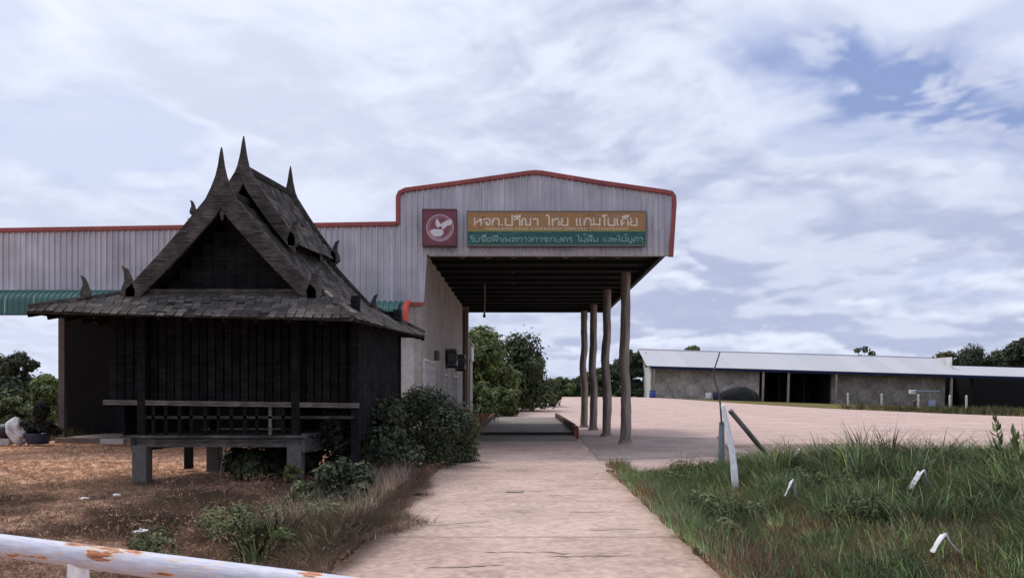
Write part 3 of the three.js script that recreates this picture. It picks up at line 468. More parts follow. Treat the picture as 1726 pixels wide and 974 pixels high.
// ------------------------------------------------------------------ old timber pavilion
{
  const SK = 0.1486, X0 = -5.29, DD = 14.6;
  const Q = (a, y, b) => V(X0 + a + SK * b, y, -(DD + b));
  const t = thing('timber_pavilion', 'dark weathered timber pavilion on stilts with tiered shingle roof and spires', 'pavilion', [X0, 0, -DD - 1.5]);
  const r = rng(21); const W3 = () => m.wood[Math.floor(r() * 3)];
  const L1 = { ridge: 5.1, half: 1.62, eave: 3.33, b0: 0, b1: 3.0 }, L2 = { ridge: 5.70, half: 0.93, eave: 4.40, b0: 0.8, b1: 2.7 };
  const prof = (L, u) => [L.half * u, L.ridge - (L.ridge - L.eave) * u - 0.05 * Math.sin(Math.PI * u)];   // sagging slope, u 0 ridge .. 1 eave
  // shingles
  const sg = [0, 1, 2].map((k) => { const w = [0.142, 0.128, 0.15][k], l = 0.24; const s = new THREE.BoxGeometry(w, 0.02, l); const p = s.attributes.position; for (let i = 0; i < p.count; i++) if (p.getZ(i) > 0) p.setX(i, p.getX(i) * (0.94 + 0.02 * k)); return uvm(s); });
  const rest = [[], [], [], []]; let singles = 0;
  function shingle(c, along, down, single) {
    along = along.clone().normalize(); const n = new THREE.Vector3().crossVectors(down, along).normalize(); if (n.y < 0) n.negate(); const dn = new THREE.Vector3().crossVectors(along, n).normalize(); if (dn.y > 0) dn.negate();
    const al = new THREE.Vector3().crossVectors(n, dn);
    const mt = new THREE.Matrix4().makeBasis(al, n, dn), q = new THREE.Quaternion().setFromRotationMatrix(mt);
    q.multiply(new THREE.Quaternion().setFromEuler(new THREE.Euler(R(5 + 4 * (r() - 0.5)), R(7 * (r() - 0.5)), R(4 * (r() - 0.5)))));
    const p = c.clone().addScaledVector(n, 0.012 + 0.012 * r()).addScaledVector(dn, 0.03 * (r() - 0.5)); const k = Math.floor(r() * 3), mi = Math.floor(r() * 4);
    if (single && singles < 298) { singles++; const o = piece(t, 'shingle', sg[k], m.shingle[mi]); o.position.copy(p).sub(t.position); o.quaternion.copy(q); } else { const g = sg[k].clone(); g.applyQuaternion(q); g.translate(p.x, p.y, p.z); rest[mi].push(g); }
  }
  function slope(L, side, deck, from, single) {
    const n = 9;
    for (let i = 0; i < n; i++) { const [a, y] = prof(L, i / n), [a2, y2] = prof(L, (i + 1) / n); const p = [Q(side * a, y, L.b0 + 0.05), Q(side * a, y, L.b1 - 0.05), Q(side * a2, y2, L.b1 - 0.05), Q(side * a2, y2, L.b0 + 0.05)]; deck.push(side > 0 ? hexa(p[1], p[0], p[3], p[2], 0.05) : hexa(p[0], p[1], p[2], p[3], 0.05)); }
    const len = Math.hypot(L.half, L.ridge - L.eave), rows = Math.round(len / 0.165);
    for (let i = 0; i < rows; i++) {
      const u = (i + 0.6) / rows, [a, y] = prof(L, u), [a2, y2] = prof(L, Math.min(1, u + 0.02)); const down = Q(side * a2, y2, 0).sub(Q(side * a, y, 0)).normalize();
      for (let b = L.b0 + 0.02 + (i % 2) * 0.085; b < L.b1; b += 0.15) if (r() > 0.02) shingle(Q(side * a, y, b), V(SK, 0, -1), down, single && u > from);
    }
  }
  // skirt roof
  const I = { a0: -1.75, a1: 1.75, b0: 0.12, b1: 2.95, y: 3.33 }, O = { a0: -2.8, a1: 2.56, b0: -0.72, b1: 3.65, y: 2.85 };
  const oc = [Q(O.a0 - 0.1, O.y + 0.15, O.b0), Q(O.a1, O.y + 0.02, O.b0), Q(O.a1, O.y + 0.03, O.b1), Q(O.a0, O.y + 0.1, O.b1)], ic = [Q(I.a0, I.y, I.b0), Q(I.a1, I.y, I.b0), Q(I.a1, I.y, I.b1), Q(I.a0, I.y, I.b1)];
  const deck = [];
  for (let k = 0; k < 4; k++) {
    const A = ic[k], B = ic[(k + 1) % 4], E = oc[(k + 1) % 4], D = oc[k];
    deck.push(hexa(D, E, B, A, 0.05));
    const rows = 7; const lenRow = (u) => A.clone().lerp(D, u).distanceTo(B.clone().lerp(E, u));
    for (let i = 0; i < rows; i++) {
      const u = (i + 0.75) / rows, P0 = A.clone().lerp(D, u), P1 = B.clone().lerp(E, u), n = Math.floor(lenRow(u) / 0.15);
      const down = D.clone().add(E).sub(A).sub(B).normalize();
      for (let j = 0; j < n; j++) if (r() > 0.02) { const q = P0.clone().lerp(P1, (j + 0.5 + (i % 2) * 0.4 - 0.2) / n); q.y += -0.03 * Math.sin(Math.PI * (j + 0.5) / n) * u; shingle(q, P1.clone().sub(P0), down, k === 0); }
    }
    const hip = beam(A.clone().add(V(0, 0.05, 0)), D.clone().add(V(0, 0.045, 0)), 0.10, 0.07); part(t, 'hip_board', hip, k === 1 ? m.woodPale : m.woodGrey);
    const nr = 10; for (let j = 0; j <= nr; j++) { const a = A.clone().lerp(B, j / nr), d = D.clone().lerp(E, j / nr); a.y -= 0.1; d.y -= 0.1; part(t, 'rafter', beam(a, d, 0.05, 0.08), m.woodDark); }
    const f = D.clone(), g = E.clone(); f.y -= 0.04; g.y -= 0.04; part(t, 'eave_board', beam(f, g, 0.03, 0.07), m.wood[2]);
  }
  slope(L1, 1, deck, 0.42, true); slope(L1, -1, deck, 2, false); slope(L2, 1, deck, 2, false); slope(L2, -1, deck, 2, false);
  part(t, 'roof_boarding', merge(deck), m.woodDark);
  rest.forEach((g, i) => { if (g.length) { const o = part(t, 'shingle_course', merge(g), m.shingle[i]); o.userData.kind = 'stuff'; } });
  // ridge boards
  for (const L of [L1, L2]) part(t, 'ridge_board', beam(Q(0, L.ridge + 0.05, L.b0), Q(0, L.ridge + 0.05, L.b1), 0.14, 0.10), m.wood[1]);
  // barge boards, spires, horns
  const horn = (s, k) => [[0, 0], [0.17, 0.02], [0.19, 0.16], [0.13, 0.30], [0.10, 0.40], [0.03, 0.55], [-0.05, 0.60], [0.0, 0.47], [0.005, 0.34], [-0.05, 0.2], [-0.07, 0.08]].map(([a, y]) => [s * a * k, y * k]);
  const spire = (k) => [[-0.36, -0.34], [-0.22, -0.06], [-0.12, 0.2], [-0.06, 0.45], [-0.022, 0.7], [0.004, 0.84], [0.02, 0.7], [0.055, 0.45], [0.11, 0.2], [0.21, -0.06], [0.36, -0.34], [0.16, -0.30], [0, -0.12], [-0.16, -0.30]].map(([a, y]) => [a * k, y * k]);
  const flat = (pts, y, b, a0 = 0, th = 0.07) => { const g = extr(pts, th); const c = Q(a0, y, b); g.translate(c.x, c.y, c.z - th / 2); return g; };
  const gable = (L, b, front, wid, hk) => {
    for (const s of [-1, 1]) {
      const up = [], lo = []; for (let i = 0; i <= 10; i++) { const u = i / 10 * 1.03, [a, y] = prof(L, u); up.push([s * a, y + 0.22 - 0.1 * u]); lo.unshift([s * Math.max(0, a - wid * 0.10), y + 0.10 - wid * 1.2 * (1 - 0.15 * u)]); }
      const e = prof(L, 1.03); lo.unshift([s * (e[0] + 0.0), e[1] - 0.18]);
      part(t, 'bargeboard', flat([...up, ...lo], 0, b, 0, 0.06), front ? m.wood[2] : m.wood[0]);
      part(t, 'horn_finial', flat(horn(-s, hk), e[1] - 0.06, b + 0.01, s * (e[0] + 0.02), 0.08), m.wood[front ? 2 : 0]);
    }
    part(t, 'spire_finial', flat(spire(0.8 * (b < 0 ? 0.97 : 1.05)), L.ridge + (b < 0 ? 0.14 : -0.07), b + 0.012, 0, 0.075), m.wood[front ? 0 : 1]);
  };
  gable(L1, -0.06, true, 0.30, 1); gable(L2, L2.b0 - 0.06, true, 0.26, 0.85); gable(L2, L2.b1 + 0.06, false, 0.2, 0.8); gable(L1, L1.b1 + 0.06, false, 0.2, 0.8);
  part(t, 'hook_finial', flat(horn(1, 0.42), 4.72, -0.05, -0.52, 0.05), m.wood[1]);
  // skirt corner horns
  for (const [k, s, f, mt] of [[0, 1, 0.45, m.wood[0]], [1, -1, 0.55, m.woodGrey], [2, -1, 0.5, m.wood[0]], [3, 1, 0.6, m.wood[0]]]) { const c = ic[k].clone().lerp(oc[k], f); const g = extr(horn(s, 0.66), 0.06); g.translate(c.x, c.y + 0.04, c.z); part(t, 'horn_finial', g, mt); }
  // gable panels of upright planks
  for (const [L, b] of [[L1, 0.45], [L2, 1.05], [L2, 2.5], [L1, 2.7]]) {
    const n = Math.round(L.half * 2 / 0.2);
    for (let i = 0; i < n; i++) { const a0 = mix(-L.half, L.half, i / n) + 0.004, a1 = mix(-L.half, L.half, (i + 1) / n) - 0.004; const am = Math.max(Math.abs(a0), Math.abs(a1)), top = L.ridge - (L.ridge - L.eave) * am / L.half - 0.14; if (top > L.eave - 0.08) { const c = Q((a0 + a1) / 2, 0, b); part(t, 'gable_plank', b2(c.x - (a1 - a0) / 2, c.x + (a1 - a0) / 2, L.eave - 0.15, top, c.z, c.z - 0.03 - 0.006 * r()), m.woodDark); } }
  }
  part(t, 'gable_pendant', flat([[-0.05, 0], [0.05, 0], [0.02, -0.2], [0, -0.24], [-0.02, -0.2]], 4.86, -0.02, 0, 0.05), m.woodGrey);
  part(t, 'tie_beam', beam(Q(-1.75, 3.36, 0.1), Q(1.75, 3.36, 0.1), 0.12, 0.14), m.wood[0]);
  // pillars, posts, floor
  for (const [a, b] of [[-1.6, 0.3], [1.16, 0.3], [-1.6, 2.8], [1.16, 2.8]]) { const c = Q(a, 0, b); part(t, 'pillar', b2(c.x - 0.13, c.x + 0.13, -0.15, 0.66, c.z + 0.13, c.z - 0.13, 0.015), m.pillar); }
  for (const [a, b] of [[-1.6, 0.32], [1.16, 0.32], [-1.6, 2.8], [1.16, 2.8], [2.2, 0.4], [2.2, 2.9], [-2.2, 2.9]]) { const c = Q(a, 0, b); part(t, 'post', b2(c.x - 0.075, c.x + 0.075, a > 2 || a < -2 ? 0 : 0.8, 3.35, c.z + 0.075, c.z - 0.075, 0.01), m.woodDark); }
  part(t, 'floor_beam', beam(Q(-1.78, 0.71, 0.3), Q(1.36, 0.71, 0.3), 0.14, 0.16), m.woodGrey);
  part(t, 'floor_beam', beam(Q(-1.78, 0.71, 2.8), Q(1.36, 0.71, 2.8), 0.14, 0.16), m.wood[0]);
  part(t, 'floor_beam', beam(Q(1.34, 0.70, 0.18), Q(1.34, 0.70, 3.0), 0.07, 0.34), m.woodGrey);
  part(t, 'floor_beam', beam(Q(-1.7, 0.66, 0.2), Q(-1.7, 0.66, 3.0), 0.07, 0.22), m.wood[1]);
  for (let i = 0; i < 16; i++) { const b = 0.12 + i * 0.185; const c = [Q(-1.86, 0, b), Q(1.42, 0, b)]; part(t, 'floor_plank', b2(c[0].x, c[1].x + 0.03 * r(), 0.80, 0.835 + 0.006 * r(), c[0].z, c[0].z - 0.178), i ? W3() : m.woodGrey); }
  // rail and balusters
  part(t, 'hand_rail', beam(Q(-2.28, 1.43, 0.28), Q(2.3, 1.37, 0.28), 0.06, 0.085), m.woodPale);
  part(t, 'lower_rail', beam(Q(-1.6, 1.16, 0.30), Q(2.2, 1.16, 0.30), 0.04, 0.05), m.wood[0]);
  for (let i = 0; i < 12; i++) { const a = -1.42 + i * 0.235 + 0.03 * r(), c = Q(a, 0, 0.3); part(t, 'baluster', b2(c.x - 0.028, c.x + 0.028, 0.842, 1.355, c.z + 0.02, c.z - 0.02), i === 9 ? m.woodPale : m.woodDark); }
  // plank walls
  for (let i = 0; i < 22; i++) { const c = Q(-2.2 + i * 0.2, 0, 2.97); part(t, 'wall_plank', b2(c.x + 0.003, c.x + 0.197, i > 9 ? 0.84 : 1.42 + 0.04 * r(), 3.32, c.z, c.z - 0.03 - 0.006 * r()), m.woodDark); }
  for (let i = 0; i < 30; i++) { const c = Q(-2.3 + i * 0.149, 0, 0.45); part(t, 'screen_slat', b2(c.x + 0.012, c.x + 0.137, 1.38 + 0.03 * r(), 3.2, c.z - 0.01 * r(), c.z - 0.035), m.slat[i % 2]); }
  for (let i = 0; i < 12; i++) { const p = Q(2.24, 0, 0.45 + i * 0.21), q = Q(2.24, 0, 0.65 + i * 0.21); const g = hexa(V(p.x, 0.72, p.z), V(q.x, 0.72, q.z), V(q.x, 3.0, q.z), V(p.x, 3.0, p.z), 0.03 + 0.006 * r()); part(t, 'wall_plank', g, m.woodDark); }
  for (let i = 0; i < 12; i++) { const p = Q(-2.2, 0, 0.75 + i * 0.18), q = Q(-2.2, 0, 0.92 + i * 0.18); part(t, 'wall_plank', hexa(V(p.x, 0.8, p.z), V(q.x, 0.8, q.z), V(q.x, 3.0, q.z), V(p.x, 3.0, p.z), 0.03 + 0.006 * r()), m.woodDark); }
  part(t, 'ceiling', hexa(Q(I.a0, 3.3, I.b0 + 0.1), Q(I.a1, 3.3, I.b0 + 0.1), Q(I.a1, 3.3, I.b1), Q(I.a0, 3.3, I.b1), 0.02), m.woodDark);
}

// ------------------------------------------------------------------ foliage
function leaves(r, blobs, n, size, squash = 0.6) {          // rhombic leaves filling ellipsoid clumps; tone varies by clump and leaf
  const P = new Float32Array(n * 18), N = new Float32Array(n * 18), K = new Float32Array(n * 18); let o = 0;
  const tot = blobs.reduce((a, b) => a + b[3] * b[4], 0), tone = blobs.map(() => 0.5 + 1.0 * r());
  const v = new THREE.Vector3(), ax = new THREE.Vector3(), bx = new THREE.Vector3(), nn = new THREE.Vector3();
  for (let i = 0; i < n; i++) {
    let q = r() * tot, k = 0; while (k < blobs.length - 1 && (q -= blobs[k][3] * blobs[k][4]) > 0) k++;
    const [cx, cy, cz, rx, ry, rz = rx] = blobs[k];
    do v.set(r() * 2 - 1, r() * 2 - 1, r() * 2 - 1); while (v.lengthSq() > 1 || v.lengthSq() < 0.01);
    const l = v.length(), rad = (0.45 + 0.55 * Math.sqrt(r())) * (r() < 0.16 ? 1.1 + 0.35 * r() : 1); v.multiplyScalar(rad / l);
    nn.copy(v).normalize(); nn.y += 0.5; nn.x += (r() - 0.5) * 1.5; nn.y += (r() - 0.5) * 1.2; nn.z += (r() - 0.5) * 1.5; nn.normalize();
    ax.set(r() - 0.5, r() - 0.8, r() - 0.5).cross(nn).normalize(); bx.crossVectors(nn, ax);
    const s = size * (0.55 + 0.9 * r()), w = s * squash; const X = cx + v.x * rx, Y = cy + v.y * ry, Z = cz + v.z * rz;
    const c = [[-bx.x * s, -bx.y * s, -bx.z * s], [ax.x * w, ax.y * w, ax.z * w], [bx.x * s, bx.y * s, bx.z * s], [-ax.x * w, -ax.y * w, -ax.z * w]];
    const g = tone[k] * (0.7 + 0.6 * r()), warm = 0.9 + 0.35 * r();
    for (const j of [0, 1, 2, 0, 2, 3]) { P[o] = X + c[j][0]; P[o + 1] = Y + c[j][1]; P[o + 2] = Z + c[j][2]; N[o] = nn.x; N[o + 1] = nn.y; N[o + 2] = nn.z; K[o] = g * warm; K[o + 1] = g; K[o + 2] = g * 0.95; o += 3; }
  }
  const g = new THREE.BufferGeometry(); g.setAttribute('position', new THREE.BufferAttribute(P, 3)); g.setAttribute('normal', new THREE.BufferAttribute(N, 3)); g.setAttribute('color', new THREE.BufferAttribute(K, 3)); return g;
}
function crownBlobs(r, w, h, y0, n) { const b = []; for (let i = 0; i < n; i++) { const u = r(), a = r() * 6.283, env = Math.sin(Math.PI * clamp(0.12 + u * 0.8)) , rad = w * 0.5 * env * Math.sqrt(r()) * 0.92, s = (0.07 + 0.15 * r()) * Math.min(w, h * 1.1); b.push([Math.cos(a) * rad, y0 + (h - y0) * (0.1 + 0.82 * u), Math.sin(a) * rad, s, s * (0.6 + 0.35 * r())]); } return b; }
function tree(name, label, group, x, d, w, h, mi, seed, opt = {}) {
  const { n = 2600, leaf = 0.22, y0 = 0.18 * h, blobs = 16, base = landH(x, d), bare = 0 } = opt;
  const r = rng(seed), t = thing(name, label, opt.cat ?? 'tree', [x, base - 0.05, -d], group);
  const B = crownBlobs(r, w, h, y0, Math.round(blobs * 1.7));
  if (opt.low) for (let i = 0; i < blobs * 0.7; i++) { const a = r() * 6.283, q = Math.sqrt(r()) * w * 0.45, s = 0.16 * w * (0.7 + 0.6 * r()); B.push([Math.cos(a) * q, s * 0.7 + r() * y0, Math.sin(a) * q, s, s * 0.8]); }
  piece(t, opt.cat === 'shrub' ? 'foliage' : 'crown', leaves(r, B, n, leaf), leafMats[mi]);
  const tr = 0.02 * h + 0.04, limbs = [taper([V(0, -0.2, 0), V(0.02 * h, h * 0.25, 0), V(-0.01 * h, h * 0.6, 0.02 * h)], tr, tr * 0.35)];
  for (let i = 0; i < 6; i++) { const b = B[i]; limbs.push(taper([V(0, h * (0.12 + 0.07 * i), 0), V(b[0] * 0.45, mix(h * 0.3, b[1], 0.5), b[2] * 0.45), V(b[0], b[1], b[2])], tr * 0.4, tr * 0.1, 5, 5)); }
  piece(t, opt.cat === 'shrub' ? 'stem' : 'trunk', merge(limbs), m.bark);
  return t;
}
{
  // trees behind the canopy
  const G = 'trees beyond the canopy';
  const T = (px, d, wpx, toppx, mi, seed, label, group, o = {}) => { const x = AX(px, d), base = landH(x, d); tree(o.name ?? 'bushy_tree', label, group, x, d, wpx / F * d, AY(toppx, d) - base, mi, seed, o); };
  T(812, 56, 130, 554, 1, 201, 'tall dark green tree seen just right of the office corner under the canopy', G, { n: 15000, leaf: 0.15, low: true, blobs: 30 });
  T(852, 61, 140, 566, 0, 202, 'rounded dark green tree, second from the office corner under the canopy', G, { n: 13000, leaf: 0.14, low: true, blobs: 20 });
  T(898, 70, 84, 604, 0, 203, 'lower green tree tapering toward the far yard under the canopy', G, { n: 8000, leaf: 0.15, low: true });
  T(808, 47, 62, 640, 1, 204, 'mid green bush below the tall tree beside the office corner', G, { n: 6000, leaf: 0.10, low: true, cat: 'shrub', name: 'yard_bush' });
  T(846, 52, 56, 650, 1, 205, 'grassy green bush on the left edge of the far yard', G, { n: 5500, leaf: 0.10, low: true, cat: 'shrub', name: 'yard_bush' });
  T(864, 56, 22, 655, 3, 206, 'small pale yellowish bush at the end of the hedge beside the far yard', G, { n: 900, leaf: 0.14, low: true, cat: 'shrub', name: 'yard_bush' });
  const H = 'distant trees across the yard';
  [[930, 640, 30, 0], [950, 636, 40, 1], [975, 634, 40, 2], [1003, 622, 44, 0], [1030, 612, 40, 2], [1015, 640, 30, 1]].forEach(([px, top, w, mi], i) => T(px, 135 + i * 2, w, top, mi, 220 + i, ['small distant tree at the left end of the far treeline', 'pale green distant tree in the far treeline, second from the left', 'dark distant tree seen between the canopy posts at left', 'distant green tree behind the third canopy post', 'taller dark distant tree just left of the front canopy post', 'short distant green bush low between the canopy posts'][i], H, { n: 4500, leaf: 0.27, low: true }));
  T(1064, 128, 50, 586, 2, 230, 'dark tall tree between the front canopy post and the far barn', H, { n: 9000, leaf: 0.27, low: true, blobs: 20 });
  T(1166, 158, 52, 581, 1, 231, 'tip of a tree showing above the left end of the barn roof', H, { n: 4000, leaf: 0.27 });
  T(1455, 150, 66, 581, 0, 232, 'small round tree top above the middle of the barn roof', H, { n: 4500, leaf: 0.27 });
  T(1598, 152, 56, 590, 3, 233, 'sparse tree top above the barn roof beside its step down', H, { n: 1600, leaf: 0.4 });
  T(1645, 150, 96, 585, 2, 234, 'brownish green tree behind the low end of the barn roof', H, { n: 7000, leaf: 0.27 });
  T(1690, 152, 90, 590, 0, 235, 'green tree behind the low barn roof, second from the right edge', H, { n: 7000, leaf: 0.27 });
  T(1728, 146, 86, 566, 2, 236, 'tall dark tree behind the barn at the right edge', H, { n: 8000, leaf: 0.27 });
  const L = 'trees seen under the green awning';
  T(28, 46, 72, 588, 2, 240, 'tall dark tree with reddish top under the green awning', L, { n: 9000, leaf: 0.12, low: true });
  T(-20, 50, 90, 600, 0, 241, 'dark green tree at the left edge under the green awning', L, { n: 9000, leaf: 0.12, low: true });
  T(76, 44, 66, 632, 1, 242, 'bright green bush beside the shed post under the awning', L, { n: 7000, leaf: 0.11, low: true, cat: 'shrub', name: 'yard_bush' });
  T(112, 48, 60, 630, 1, 243, 'green bush partly behind the shed post', L, { n: 6000, leaf: 0.11, low: true, cat: 'shrub', name: 'yard_bush' });
  T(20, 38, 84, 655, 0, 244, 'low dark green thicket behind the white sack', L, { n: 7000, leaf: 0.10, low: true, cat: 'shrub', name: 'yard_bush' });
  T(-60, 40, 110, 640, 2, 245, 'dark thicket beyond the left edge', L, { n: 2600, leaf: 0.18, low: true, cat: 'shrub', name: 'yard_bush' });
  // shrubs by the pavilion
  const P = 'shrubs around the pavilion';
  tree('roadside_shrub', 'large dark green shrub at the right side of the pavilion beside the driveway', P, -2.15, 18.0, 1.9, 1.75, 2, 250, { n: 11000, leaf: 0.04, low: true, cat: 'shrub', blobs: 34, y0: 0.4 });
  tree('roadside_shrub', 'dark green shrub with yellowish tips leaning over the driveway edge', P, -1.55, 19.2, 1.15, 1.3, 0, 251, { n: 5500, leaf: 0.038, low: true, cat: 'shrub', blobs: 26, y0: 0.3 });
  tree('roadside_shrub', 'shadowy shrub under the right corner of the pavilion', P, -3.0, 16.2, 1.9, 1.55, 2, 252, { n: 9000, leaf: 0.05, low: true, cat: 'shrub', blobs: 22, y0: 0.3 });
  tree('roadside_shrub', 'dark growth in the shade behind the pavilion floor', P, -4.95, 16.3, 1.9, 0.8, 2, 253, { n: 7000, leaf: 0.06, low: true, cat: 'shrub', y0: 0.2 });
  tree('roadside_shrub', 'rounded grey-green bush in front of the right pavilion pillar', P, -2.42, 11.2, 0.86, 0.78, 2, 254, { n: 4200, leaf: 0.035, low: true, cat: 'shrub', blobs: 20, y0: 0.15 });
  tree('roadside_shrub', 'small low green bush left of the rounded grey-green bush', P, -3.0, 11.3, 0.5, 0.42, 0, 255, { n: 1500, leaf: 0.03, low: true, cat: 'shrub', y0: 0.1 });
  tree('roadside_shrub', 'yellow-green weed at the foot of the right pavilion pillar', P, -4.0, 14.3, 0.35, 0.42, 3, 256, { n: 700, leaf: 0.035, low: true, cat: 'shrub', y0: 0.1 });
}

// ------------------------------------------------------------------ grass
function bladeGeo(r, n, h, spread, w, bend, seg = 3) {
  const P = [], I = [], N = [];
  for (let k = 0; k < n; k++) {
    const a = r() * 6.283, q = r() * spread, x = Math.cos(a) * q, z = Math.sin(a) * q, da = a + (r() - 0.5) * 1.5, hh = h * (0.55 + 0.6 * r()), bd = bend * hh * (0.4 + r()), sx = Math.sin(da), sz = -Math.cos(da), b = P.length / 3;
    for (let i = 0; i <= seg; i++) { const t = i / seg, ww = w * (1 - t * 0.92) * (0.6 + 0.6 * r()), y = hh * t * (1 - 0.28 * t * Math.min(1, bd / hh)), ox = x + Math.cos(da) * bd * t * t, oz = z + Math.sin(da) * bd * t * t; P.push(ox - sx * ww, y, oz - sz * ww, ox + sx * ww, y, oz + sz * ww); N.push(Math.cos(da) * 0.4, 0.9, Math.sin(da) * 0.4, Math.cos(da) * 0.4, 0.9, Math.sin(da) * 0.4); if (i < seg) { const c = b + i * 2; I.push(c, c + 1, c + 3, c, c + 3, c + 2); } }
  }
  const g = new THREE.BufferGeometry(); g.setAttribute('position', new THREE.Float32BufferAttribute(P, 3)); g.setAttribute('normal', new THREE.Float32BufferAttribute(N, 3)); g.setIndex(I); return g;
}
const grassMat = new THREE.MeshPhysicalMaterial({ color: 0xffffff, specularIntensity: 0.4, transmission: 0.3, thickness: 0, roughness: 0.85, side: THREE.DoubleSide });
function field(name, label, seed, n, geos, pick, col) {
  const r = rng(seed), lists = geos.map(() => []);
  let tries = 0, c = 0; while (c < n && tries++ < n * 12) { const p = pick(r); if (!p) continue; lists[Math.floor(r() * geos.length)].push([...p, col(r, p[0], p[1])]); c++; }
  lists.forEach((l, k) => {
    if (!l.length) return; const im = new THREE.InstancedMesh(geos[k], grassMat, l.length), o = new THREE.Object3D();
    l.forEach(([x, d, s, cc], i) => { o.position.set(x, groundH(x, d) - 0.01 + (Math.abs(x) < 2 && d < 27 ? 0.16 : 0), -d); o.rotation.set(0, i * 2.399, 0); o.scale.set(s, s * (0.8 + 0.4 * ((i * 0.618) % 1)), s); o.updateMatrix(); im.setMatrixAt(i, o.matrix); im.setColorAt(i, cc); });
    im.name = numbered(name); im.castShadow = im.receiveShadow = true; im.userData.kind = 'stuff'; im.userData.label = label; im.userData.category = 'grass'; scene.add(im);
  });
}
{
  const r = rng(900);
  const gl = [0, 1, 2, 3].map((k) => bladeGeo(r, 9, 0.34, 0.16, [0.006, 0.008, 0.011, 0.005][k], [0.8, 1.3, 1.7, 0.5][k])), gs = [0, 1].map(() => bladeGeo(r, 14, 0.16, 0.13, 0.006, 0.8)), gd = [0, 1, 2].map(() => bladeGeo(r, 16, 0.18, 0.16, 0.0045, 1.6));
  const rightEdge = (d) => 1.80 + 0.16 * (fbm(d * 1.2, 3, 3, 140) - 0.5) * 2;
  const farEdge = (x) => 14.7 + 2.3 * sst(1.7, 3.6, x) + 0.4 * (vn(x, 2, 141) - 0.5);
  const clear = [[1334, 11.1], [1552, 11.9], [1593, 7.3], [1242, 13.2], [1347, 15.9]].map(([px, d]) => [AX(px, d), d]);
  const bare = (x, d) => sst(0.5, 0.62, fbm(x * 0.7, d * 0.7, 3, 150) + 0.38 * sst(11.5, 7.6, d) * sst(5.6, 1.9, x) - 0.02);
  const green = (r2) => { const t = r2(); const u = r2(); return C(0.34 + 0.28 * t * r2() + 0.2 * u * u, 0.44 + 0.3 * t, 0.215 + 0.12 * r2()); };
  field('green_grass', 'tall green grass covering the verge right of the driveway', 901, 19000, gl, (q) => { const d = 5 + q() * 12.2, x = 1.8 + q() * (d * 0.66 + 1.2); if (x < rightEdge(d) + 0.05 || d > farEdge(x)) return null; if (q() < bare(x, d) * 0.85) return null; for (const [sx, sd] of clear) if (d < sd + 0.12 && d > sd - 2.2 && Math.abs(x - sx * d / sd) < 0.3) return null; const tall = (0.66 + 0.75 * sst(2.0, 6, x) + 0.45 * Math.exp(-(((x - 5.8) / 2.2) ** 2) - (((d - 15) / 2.2) ** 2)) + 0.4 * sst(7.5, 9.5, x)) * (0.35 + 1.15 * fbm(x * 1.1, d * 1.1, 3, 160)) * (q() < 0.04 ? 1.5 : 1); return [x, d, tall * (d > 9 ? 1 : 0.8)]; }, (q) => q() < 0.10 ? C(0.48, 0.41, 0.25) : green(q));
  field('short_grass', 'short dark green and brown grass near the driveway edge at right', 902, 6500, gs, (q) => { const d = 5 + q() * 11.5, x = 1.72 + Math.pow(q(), 1.5) * (d * 0.62); if (x < rightEdge(d) - 0.1) return null; return [x, d, 0.6 + 0.8 * q()]; }, (q, x, d) => q() < 0.12 + 0.45 * bare(x, d) ? C(0.38 + 0.16 * q(), 0.27, 0.19) : green(q));
  const dry = (q, x, d) => { if (q() < 0.03 + 0.3 * Math.exp(-(((d - 8.6) / 1.3) ** 2) - (((x + 2.7) / 0.9) ** 2))) return C(0.24 + 0.14 * q(), 0.28 + 0.1 * q(), 0.12); const t = q(), f = sst(13, 18, d); return C(mix(0.72, 0.72, f) * (0.5 + 0.8 * t), mix(0.51, 0.47, f) * (0.5 + 0.8 * t), mix(0.385, 0.32, f) * (0.5 + 0.8 * t)); };
  const leftOK = (x, d, q) => x < -1.78 + 0.25 * (fbm(d * 1.5, 1, 3, 170) - 0.45) + (q() < 0.05 ? 0.25 * q() : 0);
  field('dry_grass', 'dry brown grass covering the ground left of the driveway', 903, 17000, gd, (q) => { const d = 4.6 + Math.pow(q(), 0.8) * 15, x = -1.55 - q() * (d * 0.68); if (!leftOK(x, d, q) || (d > 13.5 && x < -4 && q() < 0.65 * sst(13.5, 17, d))) return null; const s = 0.35 + 0.7 * sst(0.42, 0.66, fbm(x * 0.8, d * 0.8, 4, 171)) * sst(17, 13, d) + 0.35 * sst(-4.5, -2, x) * sst(16, 12, d); return [x, d, s]; }, dry);
  field('dry_grass', 'sparse tan stubble on the open ground toward the shed', 904, 7000, gs, (q) => { const d = 13 + q() * 15, x = -4 - q() * (d * 0.5); return q() < 0.6 ? [x, d, 0.25 + 0.35 * q()] : null; }, (q) => { const t = 0.9 + 0.6 * q(); return C(0.62 * t, 0.42 * t, 0.28 * t); });
  field('dry_grass', 'tall dead brown stalks between the bushes and the driveway', 905, 1300, [bladeGeo(r, 13, 0.36, 0.18, 0.0045, 1.4), bladeGeo(r, 10, 0.46, 0.12, 0.004, 0.8)], (q) => { const d = 9.2 + q() * 7.2, x = -1.85 - q() * 1.2 - 0.1 * Math.max(0, d - 13); return q() < 0.35 + 0.65 * vn(x * 2, d * 2, 180) ? [x, d, 0.6 + 0.5 * q()] : null; }, (q) => { const t = 0.6 + 0.8 * q(); return C(0.66 * t, 0.50 * t, 0.39 * t); });
